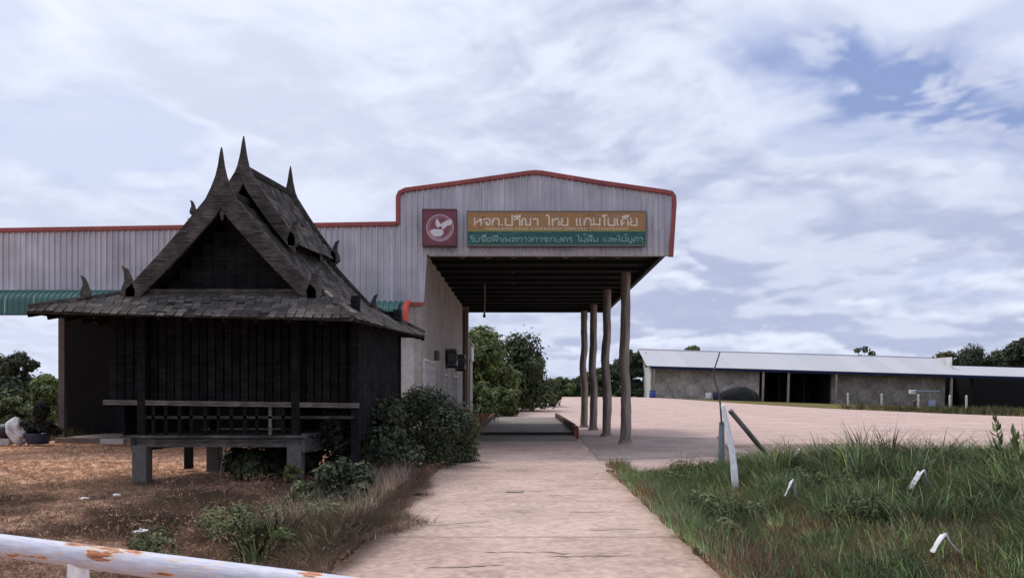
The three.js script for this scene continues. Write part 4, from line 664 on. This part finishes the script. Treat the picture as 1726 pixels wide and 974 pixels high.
  field('dry_grass', 'dead grass lying over the driveway edge', 906, 900, gd, (q) => { const d = 7.4 + q() * 7.5, k = 0.25 * vn(d * 1.3, 4, 9) + Math.exp(-(((d - 9.9) / 0.7) ** 2)) + 0.45 * Math.exp(-(((d - 12.7) / 0.6) ** 2)), x = -1.8 + (Math.pow(q(), 1.4) * 0.62) * k; return [x, d, 0.5 + 0.4 * q()]; }, dry);
  field('verge_grass', 'strip of weeds and grass in front of the far barn', 907, 5200, [bladeGeo(r, 9, 0.8, 0.5, 0.05, 0.5, 2)], (q) => { const x = 14 + q() * 62, f = yardFar(x), d = f - 0.5 + q() * Math.min(16, 119 - f); return d < 119 && 1400 * x / d > 530 + 260 * q() * q() ? [x, d, 0.25 + 0.5 * q()] : null; }, (q) => { const t = q(); return q() < 0.4 ? C(0.2 * (0.6 + t), 0.15 * (0.6 + t), 0.07) : C(0.06 + 0.05 * t, 0.075 + 0.05 * t, 0.03); });
  field('verge_grass', 'green grass along the left edge of the far yard', 908, 1800, [bladeGeo(r, 9, 0.6, 0.4, 0.03, 0.6, 2)], (q) => { const d = 38 + q() * 75; return [-2.3 - q() * 5 + (q() < 0.3 ? 0.8 : 0), d, 0.5 + 0.8 * q()]; }, (q) => C(0.06 + 0.05 * q(), 0.09 + 0.05 * q(), 0.03));
  field('verge_grass', 'green and brown grass behind the shed under the awning', 909, 1500, [bladeGeo(r, 9, 0.6, 0.4, 0.02, 0.6, 2)], (q) => { const d = 28 + q() * 8; return [-15.5 - q() * 8, d, 0.4 + 0.7 * q()]; }, (q) => q() < 0.5 ? C(0.2, 0.14, 0.07) : C(0.07, 0.1, 0.035));

  // single clumps of tall grass
  const tuft = (label, px, d, n, h, col, bend, group, seed, seedHeads) => {
    const q = rng(seed), x = AX(px, d), t = thing('grass_clump', label, 'grass clump', [x, groundH(x, d), -d], group);
    piece(t, 'blades', bladeGeo(q, n, h, 0.17, 0.02, bend, 5), M(col, DS));
    if (seedHeads) piece(t, 'stalks', bladeGeo(q, 6, h * 1.25, 0.08, 0.005, bend * 0.4, 5), M([0.2, 0.15, 0.09], DS));
  };
  const G1 = 'tall grass clumps on the right verge';
  tuft('tall green grass clump behind the folded white scrap, leftmost of the tall clumps', 1456, 15.6, 64, 1.0, [0.13, 0.17, 0.07], 0.75, G1, 1001, true);
  tuft('tall brownish grass clump with seed heads, middle of the tall clumps on the right verge', 1502, 15.7, 52, 1.05, [0.20, 0.17, 0.09], 0.6, G1, 1002, true);
  tuft('arching grass clump, rightmost of the tall clumps before the leafy weed', 1592, 15.4, 40, 0.9, [0.15, 0.17, 0.08], 0.9, G1, 1003, false);
  tuft('broad low grass clump at the back edge of the right verge', 1545, 15.8, 60, 0.7, [0.11, 0.16, 0.06], 0.7, G1, 1004, false);
  tuft('thin upright weed stalks left of the leaning white post', 1150, 15.4, 10, 0.55, [0.17, 0.14, 0.08], 0.4, G1, 1005, true);
  tuft('full green grass clump in the mound between the two taller seed-headed clumps', 1478, 15.0, 60, 0.75, [0.14, 0.19, 0.08], 0.8, G1, 1011, false);
  tuft('green grass clump on the mound left of all the tall seed-headed clumps', 1412, 15.2, 56, 0.7, [0.13, 0.18, 0.07], 0.8, G1, 1012, false);
  tuft('loose green grass clump behind the largest white scrap', 1560, 14.2, 56, 0.7, [0.15, 0.2, 0.08], 0.9, G1, 1013, false);
  tuft('wide grass clump at the foot of the tall leafy weed', 1664, 13.9, 60, 0.62, [0.15, 0.19, 0.08], 0.9, G1, 1014, false);
  tuft('grass clump at the right edge under the large pale leaves', 1712, 12.6, 60, 0.6, [0.14, 0.19, 0.08], 0.9, G1, 1015, false);
  const G2 = 'green grass clumps in the dry grass at left';
  tuft('green grass clump in the dry grass, nearer the driveway', 466, 8.7, 40, 0.42, [0.16, 0.22, 0.07], 0.6, G2, 1006, false);
  tuft('green grass clump in the dry grass, farther from the driveway', 408, 8.9, 34, 0.38, [0.16, 0.20, 0.07], 0.7, G2, 1007, false);
  tuft('low yellow-green grass clump just above the white pipe rail', 430, 7.8, 50, 0.34, [0.2, 0.22, 0.09], 0.8, G2, 1008, false);
  tuft('green grass clump beside the white wrapper at the driveway', 520, 8.0, 44, 0.26, [0.18, 0.2, 0.09], 0.9, G2, 1009, false);
}
// low broad-leaved ground cover in the right verge and vines at its edge
{
  const r = rng(1200), B = [], coverMat = new THREE.MeshPhysicalMaterial({ color: C(0.125, 0.155, 0.07), vertexColors: true, roughness: 0.8, specularIntensity: 0.3, transmission: 0.25, thickness: 0, side: THREE.DoubleSide });
  for (let i = 0; i < 46; i++) { const d = 8 + r() * 3.4, x = -1.95 - r() * 1.9, s = 0.08 + 0.14 * r(); B.push([x, groundH(x, d) + 0.08 + 0.1 * r(), -d, s, s * 0.7]); }
  for (let i = 0; i < 280; i++) { const d = 6.5 + r() * 10, x = 2.0 + r() * (d * 0.62); if (fbm(x * 0.6, d * 0.6, 3, 190) < 0.47) continue; let hid = false; for (const [px, sd] of [[1334, 11.1], [1552, 11.9], [1593, 7.3], [1242, 13.2]]) if (d < sd + 0.25 && d > sd - 2.4 && Math.abs(x - AX(px, d)) < 0.42) hid = true; if (hid) continue; const s = 0.09 + 0.16 * r(); B.push([x, groundH(x, d) + 0.1 + 0.12 * r(), -d, s, s * 0.6]); }
  const o = new THREE.Mesh(leaves(r, B, 22000, 0.027, 0.5), coverMat); o.name = 'ground_cover'; o.castShadow = o.receiveShadow = true; o.userData.kind = 'stuff'; tag(o, 'low leafy weeds mixed into the grass on both sides of the driveway', 'weeds'); scene.add(o);
}
{
  const r = rng(1300), B = [];
  for (let i = 0; i < 420; i++) { const d = 7 + r() * 9.5, x = -1.75 - Math.pow(r(), 1.6) * (d * 0.5); B.push([x, groundH(x, d) + 0.04 + 0.12 * r(), -d, 0.1 + 0.22 * r(), 0.05 + 0.1 * r()]); }
  const mt = new THREE.MeshPhysicalMaterial({ color: C(0.26, 0.175, 0.13), vertexColors: true, roughness: 0.9, specularIntensity: 0.2, side: THREE.DoubleSide });
  const o = new THREE.Mesh(leaves(r, B, 15000, 0.03, 0.14), mt); o.name = 'leaf_litter'; o.castShadow = o.receiveShadow = true; o.userData.kind = 'stuff'; tag(o, 'dead brown leaves and twigs tangled in the dry grass beside the driveway', 'dead leaves'); scene.add(o);
}
// leafy weed at the right edge
function leafGeo(L, w) { const g = new THREE.PlaneGeometry(w, L, 4, 6), p = g.attributes.position; for (let i = 0; i < p.count; i++) { const t = clamp(p.getY(i) / L + 0.5), k = Math.sin(Math.PI * Math.pow(t, 0.8)); p.setX(i, p.getX(i) * Math.max(0.02, k)); p.setY(i, t * L); p.setZ(i, -0.25 * L * t * t + Math.abs(p.getX(i)) * 0.35); } g.computeVertexNormals(); return g; }
function weed(label, px, d, h, nl, L, col, seed) {
  const r = rng(seed), x = AX(px, d), y = groundH(x, d), t = thing('leafy_weed', label, 'weed', [x, y, -d], 'broad-leaved weeds at the right edge');
  const top = V(-0.12 + 0.1 * r(), h, 0), mid = V(0.1 * (r() - 0.3), h * 0.5, 0.04);
  piece(t, 'stem', taper([V(0.1, -0.05, 0), mid, top], 0.013, 0.005), M([0.12, 0.11, 0.05]));
  const g = leafGeo(L, L * 0.36), cv = new THREE.CatmullRomCurve3([V(0.1, -0.05, 0), mid, top]), ms = [0.8, 1, 1.25].map((k) => M(col.map((c) => c * k), DS));
  for (let i = 0; i < nl; i++) { const u = 0.3 + 0.7 * i / (nl - 1), p = cv.getPointAt(Math.min(1, u)), o = piece(t, 'leaf', g, ms[i % 3]); o.position.copy(p); o.rotation.set(R(72 - 45 * (u - 0.3) + 40 * (r() - 0.5)), 0, 0); o.rotation.order = 'YXZ'; o.rotation.y = i * 2.4 + r(); const s = (1.15 - 0.6 * u) * (0.75 + 0.5 * r()); o.scale.setScalar(s); }
}
weed('tall leafy weed with narrow top near the right edge', 1688, 13.6, 1.05, 26, 0.22, [0.13, 0.17, 0.07], 51);
weed('leafy weed with large pale leaves, last at the right edge', 1722, 12.9, 0.8, 16, 0.34, [0.2, 0.22, 0.10], 52);
weed('small leafy weed below the two tall ones', 1668, 12.4, 0.5, 14, 0.16, [0.11, 0.15, 0.06], 53);

// ------------------------------------------------------------------ posts, pipe rail, litter
{
  const put = (name, label, cat, pts, r0, r1, mat, group, cap) => { const b = pts[0], t = thing(name, label, cat, [b.x, b.y, b.z], group); part(t, 'shaft', taper(pts, r0, r1, 10, 6), mat); if (cap) { const e = pts[pts.length - 1], q = new THREE.SphereGeometry(r1, 10, 6); q.scale(1, 0.5, 1); q.translate(e.x, e.y, e.z); part(t, 'top', q, mat); } return t; };
  const W = M([0.86, 0.86, 0.88], { map: tPlaster, roughness: 0.7 }), Gy = M([0.22, 0.25, 0.27], { map: tPlaster });
  put('leaning_post', 'white leaning post in the grass right of the driveway', 'post', [V(AX(1242, 13.2), -0.1, -13.2), V(AX(1234, 13.25), 0.7, -13.25), V(AX(1219, 13.3), AY(684, 13.3), -13.3)], 0.062, 0.035, W, null, true);
  put('grey_post', 'bluish grey upright post just behind the leaning white post', 'post', [V(AX(1216, 16), -0.1, -16), V(AX(1216.5, 16), 0.6, -16), V(AX(1217, 16), AY(712, 16), -16)], 0.075, 0.05, Gy, null, true);
  put('prop_pole', 'grey-brown pole leaning diagonally right of the white post', 'pole', [V(AX(1316, 16.2), 0.05, -16.2), V(AX(1272, 15.4), AY(741, 15.4), -15.4), V(AX(1232, 14.8), AY(693, 14.8), -14.8)], 0.05, 0.045, M([0.24, 0.225, 0.215], { map: tWood }), null, true);
  { const t = thing('thin_stick', 'thin bare stick rising above the leaning white post', 'stick', [AX(1217, 15.9), AY(712, 15.9), -15.9]); part(t, 'shaft', taper([V(AX(1217, 15.95), AY(716, 15.9), -15.95), V(AX(1213, 15.95), AY(670, 15.9), -15.95), V(AX(1204, 15.95), AY(630, 15.9), -15.95), V(AX(1214, 15.95), AY(593, 15.9), -15.95)], 0.02, 0.012, 6, 14), M([0.10, 0.095, 0.09])); part(t, 'twig', taper([V(AX(1210, 15.95), AY(608, 15.9), -15.95), V(AX(1206, 15.95), AY(613, 15.95), -15.9)], 0.008, 0.004, 5, 3), M([0.10, 0.095, 0.09])); }
  // pipe rail
  const a = V(-3.4, 0.88, -4.38), b = V(-0.45, 0.86, -3.0), t = thing('pipe_rail', 'white painted pipe rail with rust patches across the lower left corner', 'rail', [(a.x + b.x) / 2, 0, (a.z + b.z) / 2]);
  const L = a.distanceTo(b), g = new THREE.CylinderGeometry(0.053, 0.053, L, 28, 40, false); { const p = g.attributes.position; for (let i = 0; i < p.count; i++) { const k = 1 + 0.025 * (fbm(p.getX(i) * 14 + 9, p.getY(i) * 5 + p.getZ(i) * 9, 3, 6) - 0.5); p.setX(i, p.getX(i) * k); p.setZ(i, p.getZ(i) * k); } g.computeVertexNormals(); }
  g.applyQuaternion(new THREE.Quaternion().setFromUnitVectors(V(0, 1, 0), b.clone().sub(a).normalize())); g.translate((a.x + b.x) / 2, (a.y + b.y) / 2, (a.z + b.z) / 2);
  const pm = M([1, 1, 1], { map: tPipe, roughness: 0.55, bumpMap: hConcrete, bumpScale: 0.002 }); part(t, 'pipe', g, pm);
  for (const u of [0.1, 0.475, 0.93]) { const c = a.clone().lerp(b, u); const q = new THREE.CylinderGeometry(0.045, 0.045, c.y + 0.1, 16); q.translate(c.x, (c.y - 0.1) / 2 - 0.03, c.z); part(t, 'support', q, W); }

  // crumpled white scraps
  const scrap = (name, label, cat, px, py, d, w, h, kind, seed, group, mat = m.litter) => { if (kind === 'flat') { w *= 0.8; h *= 0.7; }
    const r = rng(seed), x = AX(px, d), y = AY(py, d); const G = new THREE.PlaneGeometry(1, 1, 10, 8), p = G.attributes.position;
    for (let i = 0; i < p.count; i++) { const u = p.getX(i), v = p.getY(i), n = fbm(u * 3 + seed, v * 3, 3, seed) - 0.5; if (kind === 'tent') { const s = Math.abs(u) * 2; p.setXYZ(i, u * w + 0.04 * n, h * (1 - Math.min(1, s)) * (1 + 0.5 * n) + 0.25 * h * n * (fbm(u * 9, v * 9, 2, seed) ), v * w * 0.4 * (0.6 + 1.0 * (n + 0.5)) + 0.12 * n); } else { p.setXYZ(i, u * w * (0.8 + 0.6 * n), Math.max(0, 0.5 * h + h * 1.6 * n * (1 - 1.2 * Math.max(Math.abs(u), Math.abs(v)))), v * w * 0.8); } }
    G.computeVertexNormals(); G.rotateY(kind === 'tent' ? 0.25 * (r() - 0.5) : r() * 6); const o = new THREE.Mesh(G, mat); o.name = numbered(name); o.position.set(x, y - (kind === 'tent' ? -0.02 : 0), -d); o.castShadow = o.receiveShadow = true; scene.add(o); tag(o, label, cat, group);
  };
  const LG = 'white scraps caught in the right verge grass';
  scrap('plastic_scrap', 'narrow white plastic scrap folded like a tent, in grass right of the leaning post', 'litter', 1334, 838, 11.1, 0.15, 0.2, 'tent', 61, LG);
  scrap('plastic_scrap', 'largest white plastic scrap, bent over tall grass at the right', 'litter', 1552, 826, 11.9, 0.32, 0.24, 'tent', 62, LG);
  scrap('plastic_scrap', 'white plastic scrap folded like a tent, nearest the lower right corner', 'litter', 1593, 934, 7.3, 0.24, 0.16, 'tent', 63, LG);
  scrap('plastic_scrap', 'pale plastic scrap at the back edge of the grass beside the prop pole', 'litter', 1347, 780, 15.9, 0.26, 0.24, 'tent', 64, LG);
  const LL = 'pale litter in the dry grass at left';
  scrap('plastic_wrapper', 'white crumpled wrapper in grass beside the driveway edge', 'litter', 536, 921, 8.4, 0.2, 0.08, 'flat', 65, LL);
  scrap('plastic_wrapper', 'pale flattened wrapper in dry grass above the pipe rail', 'litter', 236, 900, 9.0, 0.22, 0.10, 'flat', 66, LL, m.sack);
  scrap('plastic_wrapper', 'pale scrap in the dry grass left of the pavilion pillar', 'litter', 138, 842, 12.0, 0.2, 0.06, 'flat', 67, LL, m.sack);
  scrap('plastic_wrapper', 'small white scrap left of the front pavilion pillar, nearer the pillar', 'litter', 196, 836, 12.3, 0.16, 0.06, 'flat', 68, LL, m.sack);
  scrap('plastic_wrapper', 'grey flattened scrap lying on the driveway edge near the dead grass', 'litter', 704, 834, 12.9, 0.22, 0.05, 'flat', 69, LL, m.woodGrey);
  scrap('plastic_wrapper', 'tiny white scrap on the ground under the pavilion floor', 'litter', 315, 780, 18.6, 0.16, 0.14, 'flat', 70, LL);
  // torn plastic patch on the driveway
  scrap('torn_sheet', 'flat grey torn sheet lying in the middle of the driveway', 'litter', 868, 829, 13.3, 0.42, 0.035, 'flat', 71, null, M([0.33, 0.26, 0.23], DS));
}
// things near the shed at left
{
  const d = 25.6, x = AX(32, d), t = thing('white_sack', 'stuffed white sack standing at the left by the green trees', 'sack', [x, 0, -d]);
  const g = new THREE.SphereGeometry(0.5, 28, 22), p = g.attributes.position; for (let i = 0; i < p.count; i++) { const X = p.getX(i), Y = p.getY(i) + 0.5, Z = p.getZ(i), n = fbm(X * 5 + 7, Y * 5 + Z * 3, 4, 88) - 0.5, k = Y > 0.75 ? mix(1, 0.35, (Y - 0.75) * 4) : 1; p.setXYZ(i, X * 0.54 * k * (1.15 + 1.5 * n) - 0.12 * Y + 0.15 * n, Y * 0.88 - 0.02 + 0.15 * n * Y, Z * 0.5 * k * (1.15 + 1.2 * n)); } g.computeVertexNormals(); piece(t, 'bag', g, m.sack);
  const tie = new THREE.TorusGeometry(0.07, 0.02, 6, 14); tie.rotateX(Math.PI / 2); tie.translate(-0.09, 0.80, 0); piece(t, 'tied_neck', tie, m.offwhite);
  const bx = AX(5, d), bl = thing('black_bag', 'black bag on a pale block at the left edge beside the white sack', 'bag', [bx, 0, -d]); const g2 = new THREE.SphereGeometry(0.28, 20, 14), p2 = g2.attributes.position; for (let i = 0; i < p2.count; i++) { const n = 1 + 0.5 * (fbm(p2.getX(i) * 6 + 5, p2.getY(i) * 6 + p2.getZ(i) * 4, 3, 12) - 0.5); p2.setXYZ(i, p2.getX(i) * n, p2.getY(i) * 0.8 * n + 0.42, p2.getZ(i) * n); } g2.computeVertexNormals(); piece(bl, 'bag', g2, M([0.025, 0.025, 0.03], { roughness: 0.5 })); piece(bl, 'block', box(0.5, 0.2, 0.3, 0, 0.1, 0, 0.015), m.plasterPale);
  // potted shrub
  const px = AX(63, d), pt = thing('potted_shrub', 'dark round-topped potted shrub in a blue tub beside the white sack', 'potted plant', [px, 0, -d]), r = rng(33);
  const tub = new THREE.LatheGeometry([[0.0, 0.02], [0.26, 0.02], [0.30, 0.05], [0.36, 0.30], [0.39, 0.31], [0.39, 0.35], [0.34, 0.35], [0.32, 0.28], [0, 0.28]].map((q) => new THREE.Vector2(...q)), 20); piece(pt, 'tub', tub, m.blueDark);
  piece(pt, 'stem', taper([V(0, 0.25, 0), V(0.06, 0.6, 0), V(0.11, 1.0, 0)], 0.06, 0.04), m.bark);
  piece(pt, 'foliage', leaves(r, [[0.11, 1.06, 0, 0.24, 0.26], [0.05, 0.75, 0, 0.13, 0.16], [0.25, 0.55, 0, 0.3, 0.16], [-0.15, 0.5, 0, 0.28, 0.18], [0.5, 0.42, 0, 0.22, 0.12], [-0.4, 0.6, 0, 0.2, 0.16]], 3400, 0.05), new THREE.MeshStandardMaterial({ color: C(0.014, 0.016, 0.012), vertexColors: true, roughness: 0.9, side: THREE.DoubleSide }));
  const bk = thing('concrete_block', 'pale concrete block on the ground before the dark shed wall', 'block', [AX(191, 25.8), 0, -25.8]); piece(bk, 'block', new RoundedBoxGeometry(0.72, 0.17, 0.3, 2, 0.02).translate(0, 0.09, 0), m.plasterPale); for (const s of [-0.2, 0.2]) piece(bk, 'lifting_loop', new THREE.TorusGeometry(0.04, 0.008, 5, 12, Math.PI).translate(s, 0.175, 0), m.steelDark);
  // plank and stick under the pavilion
  const pk = thing('loose_plank', 'pale plank lying on the ground under the pavilion', 'plank', [-6.1, 0.03, -17.5]); piece(pk, 'board', box(1.0, 0.03, 0.16, 0, 0.03, 0, 0.004), m.woodPale); piece(pk, 'batten', box(0.05, 0.03, 0.15, 0.3, 0.062, 0, 0.004), m.woodGrey);
  const sk = thing('dead_branch', 'bent pale branch leaning under the pavilion floor', 'branch', [AX(372, 14.7), 0, -14.7]); piece(sk, 'limb', taper([V(-0.02, -0.02, 0), V(0.0, 0.25, 0), V(0.04, 0.48, 0), V(0.18, 0.56, -0.02)], 0.018, 0.01), m.woodPale); piece(sk, 'twig', taper([V(0.04, 0.46, 0), V(0.1, 0.36, 0.03)], 0.008, 0.004, 5, 3), m.woodPale);
}

// ------------------------------------------------------------------ far barn and yard things
{
  const d = 120, xa = AX(1097, d), len = 66, base = 1.0, tilt = -R(1.65);
  const t = thing('storage_barn', 'long low barn with pale roof and dark open bays across the yard', 'barn', [xa, base, -d]); t.rotation.z = tilt;
  const P = (n, g, mt, l) => piece(t, n, g, mt, l);
  const EY = 4.4, RY = 7.25, dep = 8, L1 = AX(1616, d) - xa;
  // roof sheets
  const br = rng(404), roofs = [0.96, 1, 1.03].map((k) => M([0.45 * k, 0.445 * k, 0.46 * k], { roughness: 0.7, ...DS }));
  for (let x = -0.9; x < L1 - 0.05; x += 3.0) { const x1 = Math.min(L1, x + 2.985); P('roof_sheet', hexa(V(x, EY + 0.05, 1.4), V(x1, EY + 0.05, 1.4), V(x1, RY, -dep), V(x, RY, -dep), 0.06), roofs[Math.floor(br() * 3)]); }
  for (let x = L1; x < len; x += 3.0) P('roof_sheet', hexa(V(x, EY + 0.04, 1.4), V(x + 2.985, EY + 0.04, 1.4), V(x + 2.985, EY + 1.55, -dep * 0.5), V(x, EY + 1.55, -dep * 0.5), 0.06), roofs[Math.floor(br() * 3)]);
  P('roof_end', b2(L1 - 0.06, L1 + 0.02, EY + 0.5, RY - 0.1, -2, -dep), m.offwhite);
  P('ridge_cap', box(L1 + 0.9, 0.16, 0.4, L1 / 2 - 0.45, RY + 0.03, -dep), m.barnRoof);
  P('rear_roof', hexa(V(-0.9, RY, -dep - 0.21), V(L1, RY, -dep - 0.21), V(L1, EY, -dep - 8), V(-0.9, EY, -dep - 8), 0.06), m.barnRoof);
  P('eave_beam', b2(-0.4, len, EY - 0.35, EY - 0.02, 1.2, 1.32), m.barnBlue, 'dark blue beam under the eave');
  const wall = (x0, x1, z, mt) => { for (let x = x0; x < x1 - 0.1; x += 3.2) { const e = Math.min(x1, x + 3.19); P('wall_panel', b2(x, e, -1.6, EY - 0.02, z, z - 0.2), mt); } };
  const o1 = AX(1281, d) - xa, o2 = AX(1403, d) - xa, o3 = AX(1596, d) - xa;
  wall(0.02, o1, -0.4, m.barnWall); wall(o2, o3, -0.4, M([0.2, 0.178, 0.16], { map: tBlock }));
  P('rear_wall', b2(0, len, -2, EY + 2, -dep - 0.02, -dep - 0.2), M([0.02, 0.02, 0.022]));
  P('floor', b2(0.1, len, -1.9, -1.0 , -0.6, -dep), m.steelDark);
  P('end_wall', b2(-0.16, 0, -1.6, EY, 0.4, -dep), m.offwhite, 'pale end wall');
  P('end_wall', b2(-0.15, 0, EY + 0.0, RY - 0.5, -dep * 0.7, -dep), m.offwhite);
  for (const x of [0.1, (o1 + o2) / 2 - 1.6, o1, o2, o3, o3 + 11]) P('column', b2(x, x + 0.28, -1.6, EY - 0.36, 1.15, 0.87), m.greyConcrete);
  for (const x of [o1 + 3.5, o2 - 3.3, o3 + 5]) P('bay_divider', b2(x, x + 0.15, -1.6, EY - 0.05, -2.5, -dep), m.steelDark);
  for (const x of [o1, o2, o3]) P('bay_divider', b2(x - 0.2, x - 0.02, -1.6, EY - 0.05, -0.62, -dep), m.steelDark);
  const drum = (label, px, dd, r, h, mt, mt2) => { const x = AX(px, dd), o = thing('storage_drum', label, 'drum', [x, landH(x, dd), -dd], 'drums standing before the barn'); piece(o, 'body', new THREE.LatheGeometry([[0, 0], [r, 0], [r * 1.03, h * 0.32], [r, h * 0.34], [r * 1.03, h * 0.66], [r, h * 0.68], [r, h], [0, h]].map((q) => new THREE.Vector2(...q)), 18), mt); piece(o, 'lid', new THREE.CylinderGeometry(r * 1.05, r * 1.05, h * 0.06, 18).translate(0, h * 1.02, 0), mt2); };
  drum('blue drum at the left end of the far barn', 1100, 116.5, 0.42, 0.95, m.blue, m.blueDark); drum('pale grey drum before the barn wall at left of the dark heap', 1195, 117, 0.42, 0.95, m.offwhite, m.white); drum('dark blue drum between the pale drum and the dark heap', 1208, 117, 0.45, 1.0, M([0.015, 0.025, 0.1], { roughness: 0.5 }), m.blueDark);
  { const x = AX(1247, 116), o = thing('dark_heap', 'low dark arched heap under cover before the barn wall', 'heap', [x, landH(x, 116) - 0.1, -116]); const g = new THREE.SphereGeometry(1, 26, 14, 0, 6.2832, 0, 1.57), p = g.attributes.position; for (let i = 0; i < p.count; i++) { const n = 1 + 0.3 * (fbm(p.getX(i) * 3, p.getZ(i) * 3 + p.getY(i) * 2, 3, 3) - 0.5); p.setXYZ(i, p.getX(i) * 3.1 * n, p.getY(i) * 2.0 * n, p.getZ(i) * 1.4 * n); } g.computeVertexNormals(); piece(o, 'cover', g, M([0.02, 0.02, 0.02])); for (const s of [-1.6, 0.2, 1.7]) piece(o, 'tie_rope', tube([V(s, 0.1, 1.4), V(s, 1.85 - 0.3 * s * s * 0.5, 0.3), V(s, 0.1, -1.4)], 0.05, 5), M([0.05, 0.045, 0.04])); }
  [[1430, 92, 'leftmost of the short pale stakes before the barn'], [1487, 88, 'short pale stake second from left before the barn'], [1549, 84, 'short pale stake in front of the blue-topped cart'], [1602, 82, 'short pale stake just right of the blue-topped cart'], [1630, 80, 'rightmost of the short pale stakes before the barn']].forEach(([px, dd, label]) => { const x = AX(px, dd), o = thing('marker_stake', label, 'stake', [x, landH(x, dd) - 0.1, -dd], 'short pale stakes along the far verge'); piece(o, 'stake', box(0.17, 1.35, 0.17, 0, 0.65, 0, 0.03), m.plasterPale); piece(o, 'cap', new THREE.ConeGeometry(0.11, 0.12, 4).rotateY(0.785).translate(0, 1.38, 0), m.offwhite); });
  { const dd = 104, x = AX(1558, dd), o = thing('market_cart', 'blue-topped white cart parked before the barn wall', 'cart', [x, landH(x, dd), -dd]); const mt = M([0.16, 0.16, 0.17]);
    piece(o, 'canopy', box(3.2, 0.16, 1.6, 0.1, 1.95, 0, 0.05), M([0.2, 0.24, 0.32])); piece(o, 'bin', box(0.75, 0.5, 0.7, -1.55, 1.85, 0.3, 0.08), m.offwhite); for (const [a, b] of [[-1.3, 0.6], [1.4, 0.6], [-1.3, -0.6], [1.4, -0.6]]) piece(o, 'leg', box(0.08, 1.9, 0.08, a, 0.95, b), mt); piece(o, 'tray', box(2.6, 0.12, 1.2, 0.1, 0.75, 0, 0.03), m.greyConcrete); piece(o, 'drum', new THREE.CylinderGeometry(0.42, 0.42, 0.8, 16).translate(0.6, 0.45, 0.8), M([0.26, 0.3, 0.45])); for (const s of [-0.9, 0.9]) { const w = new THREE.TorusGeometry(0.32, 0.08, 8, 18).translate(s - 0.3, 0.38, 0.72); piece(o, 'wheel', w, m.steelDark); } }
}
renderer.render(scene, camera);
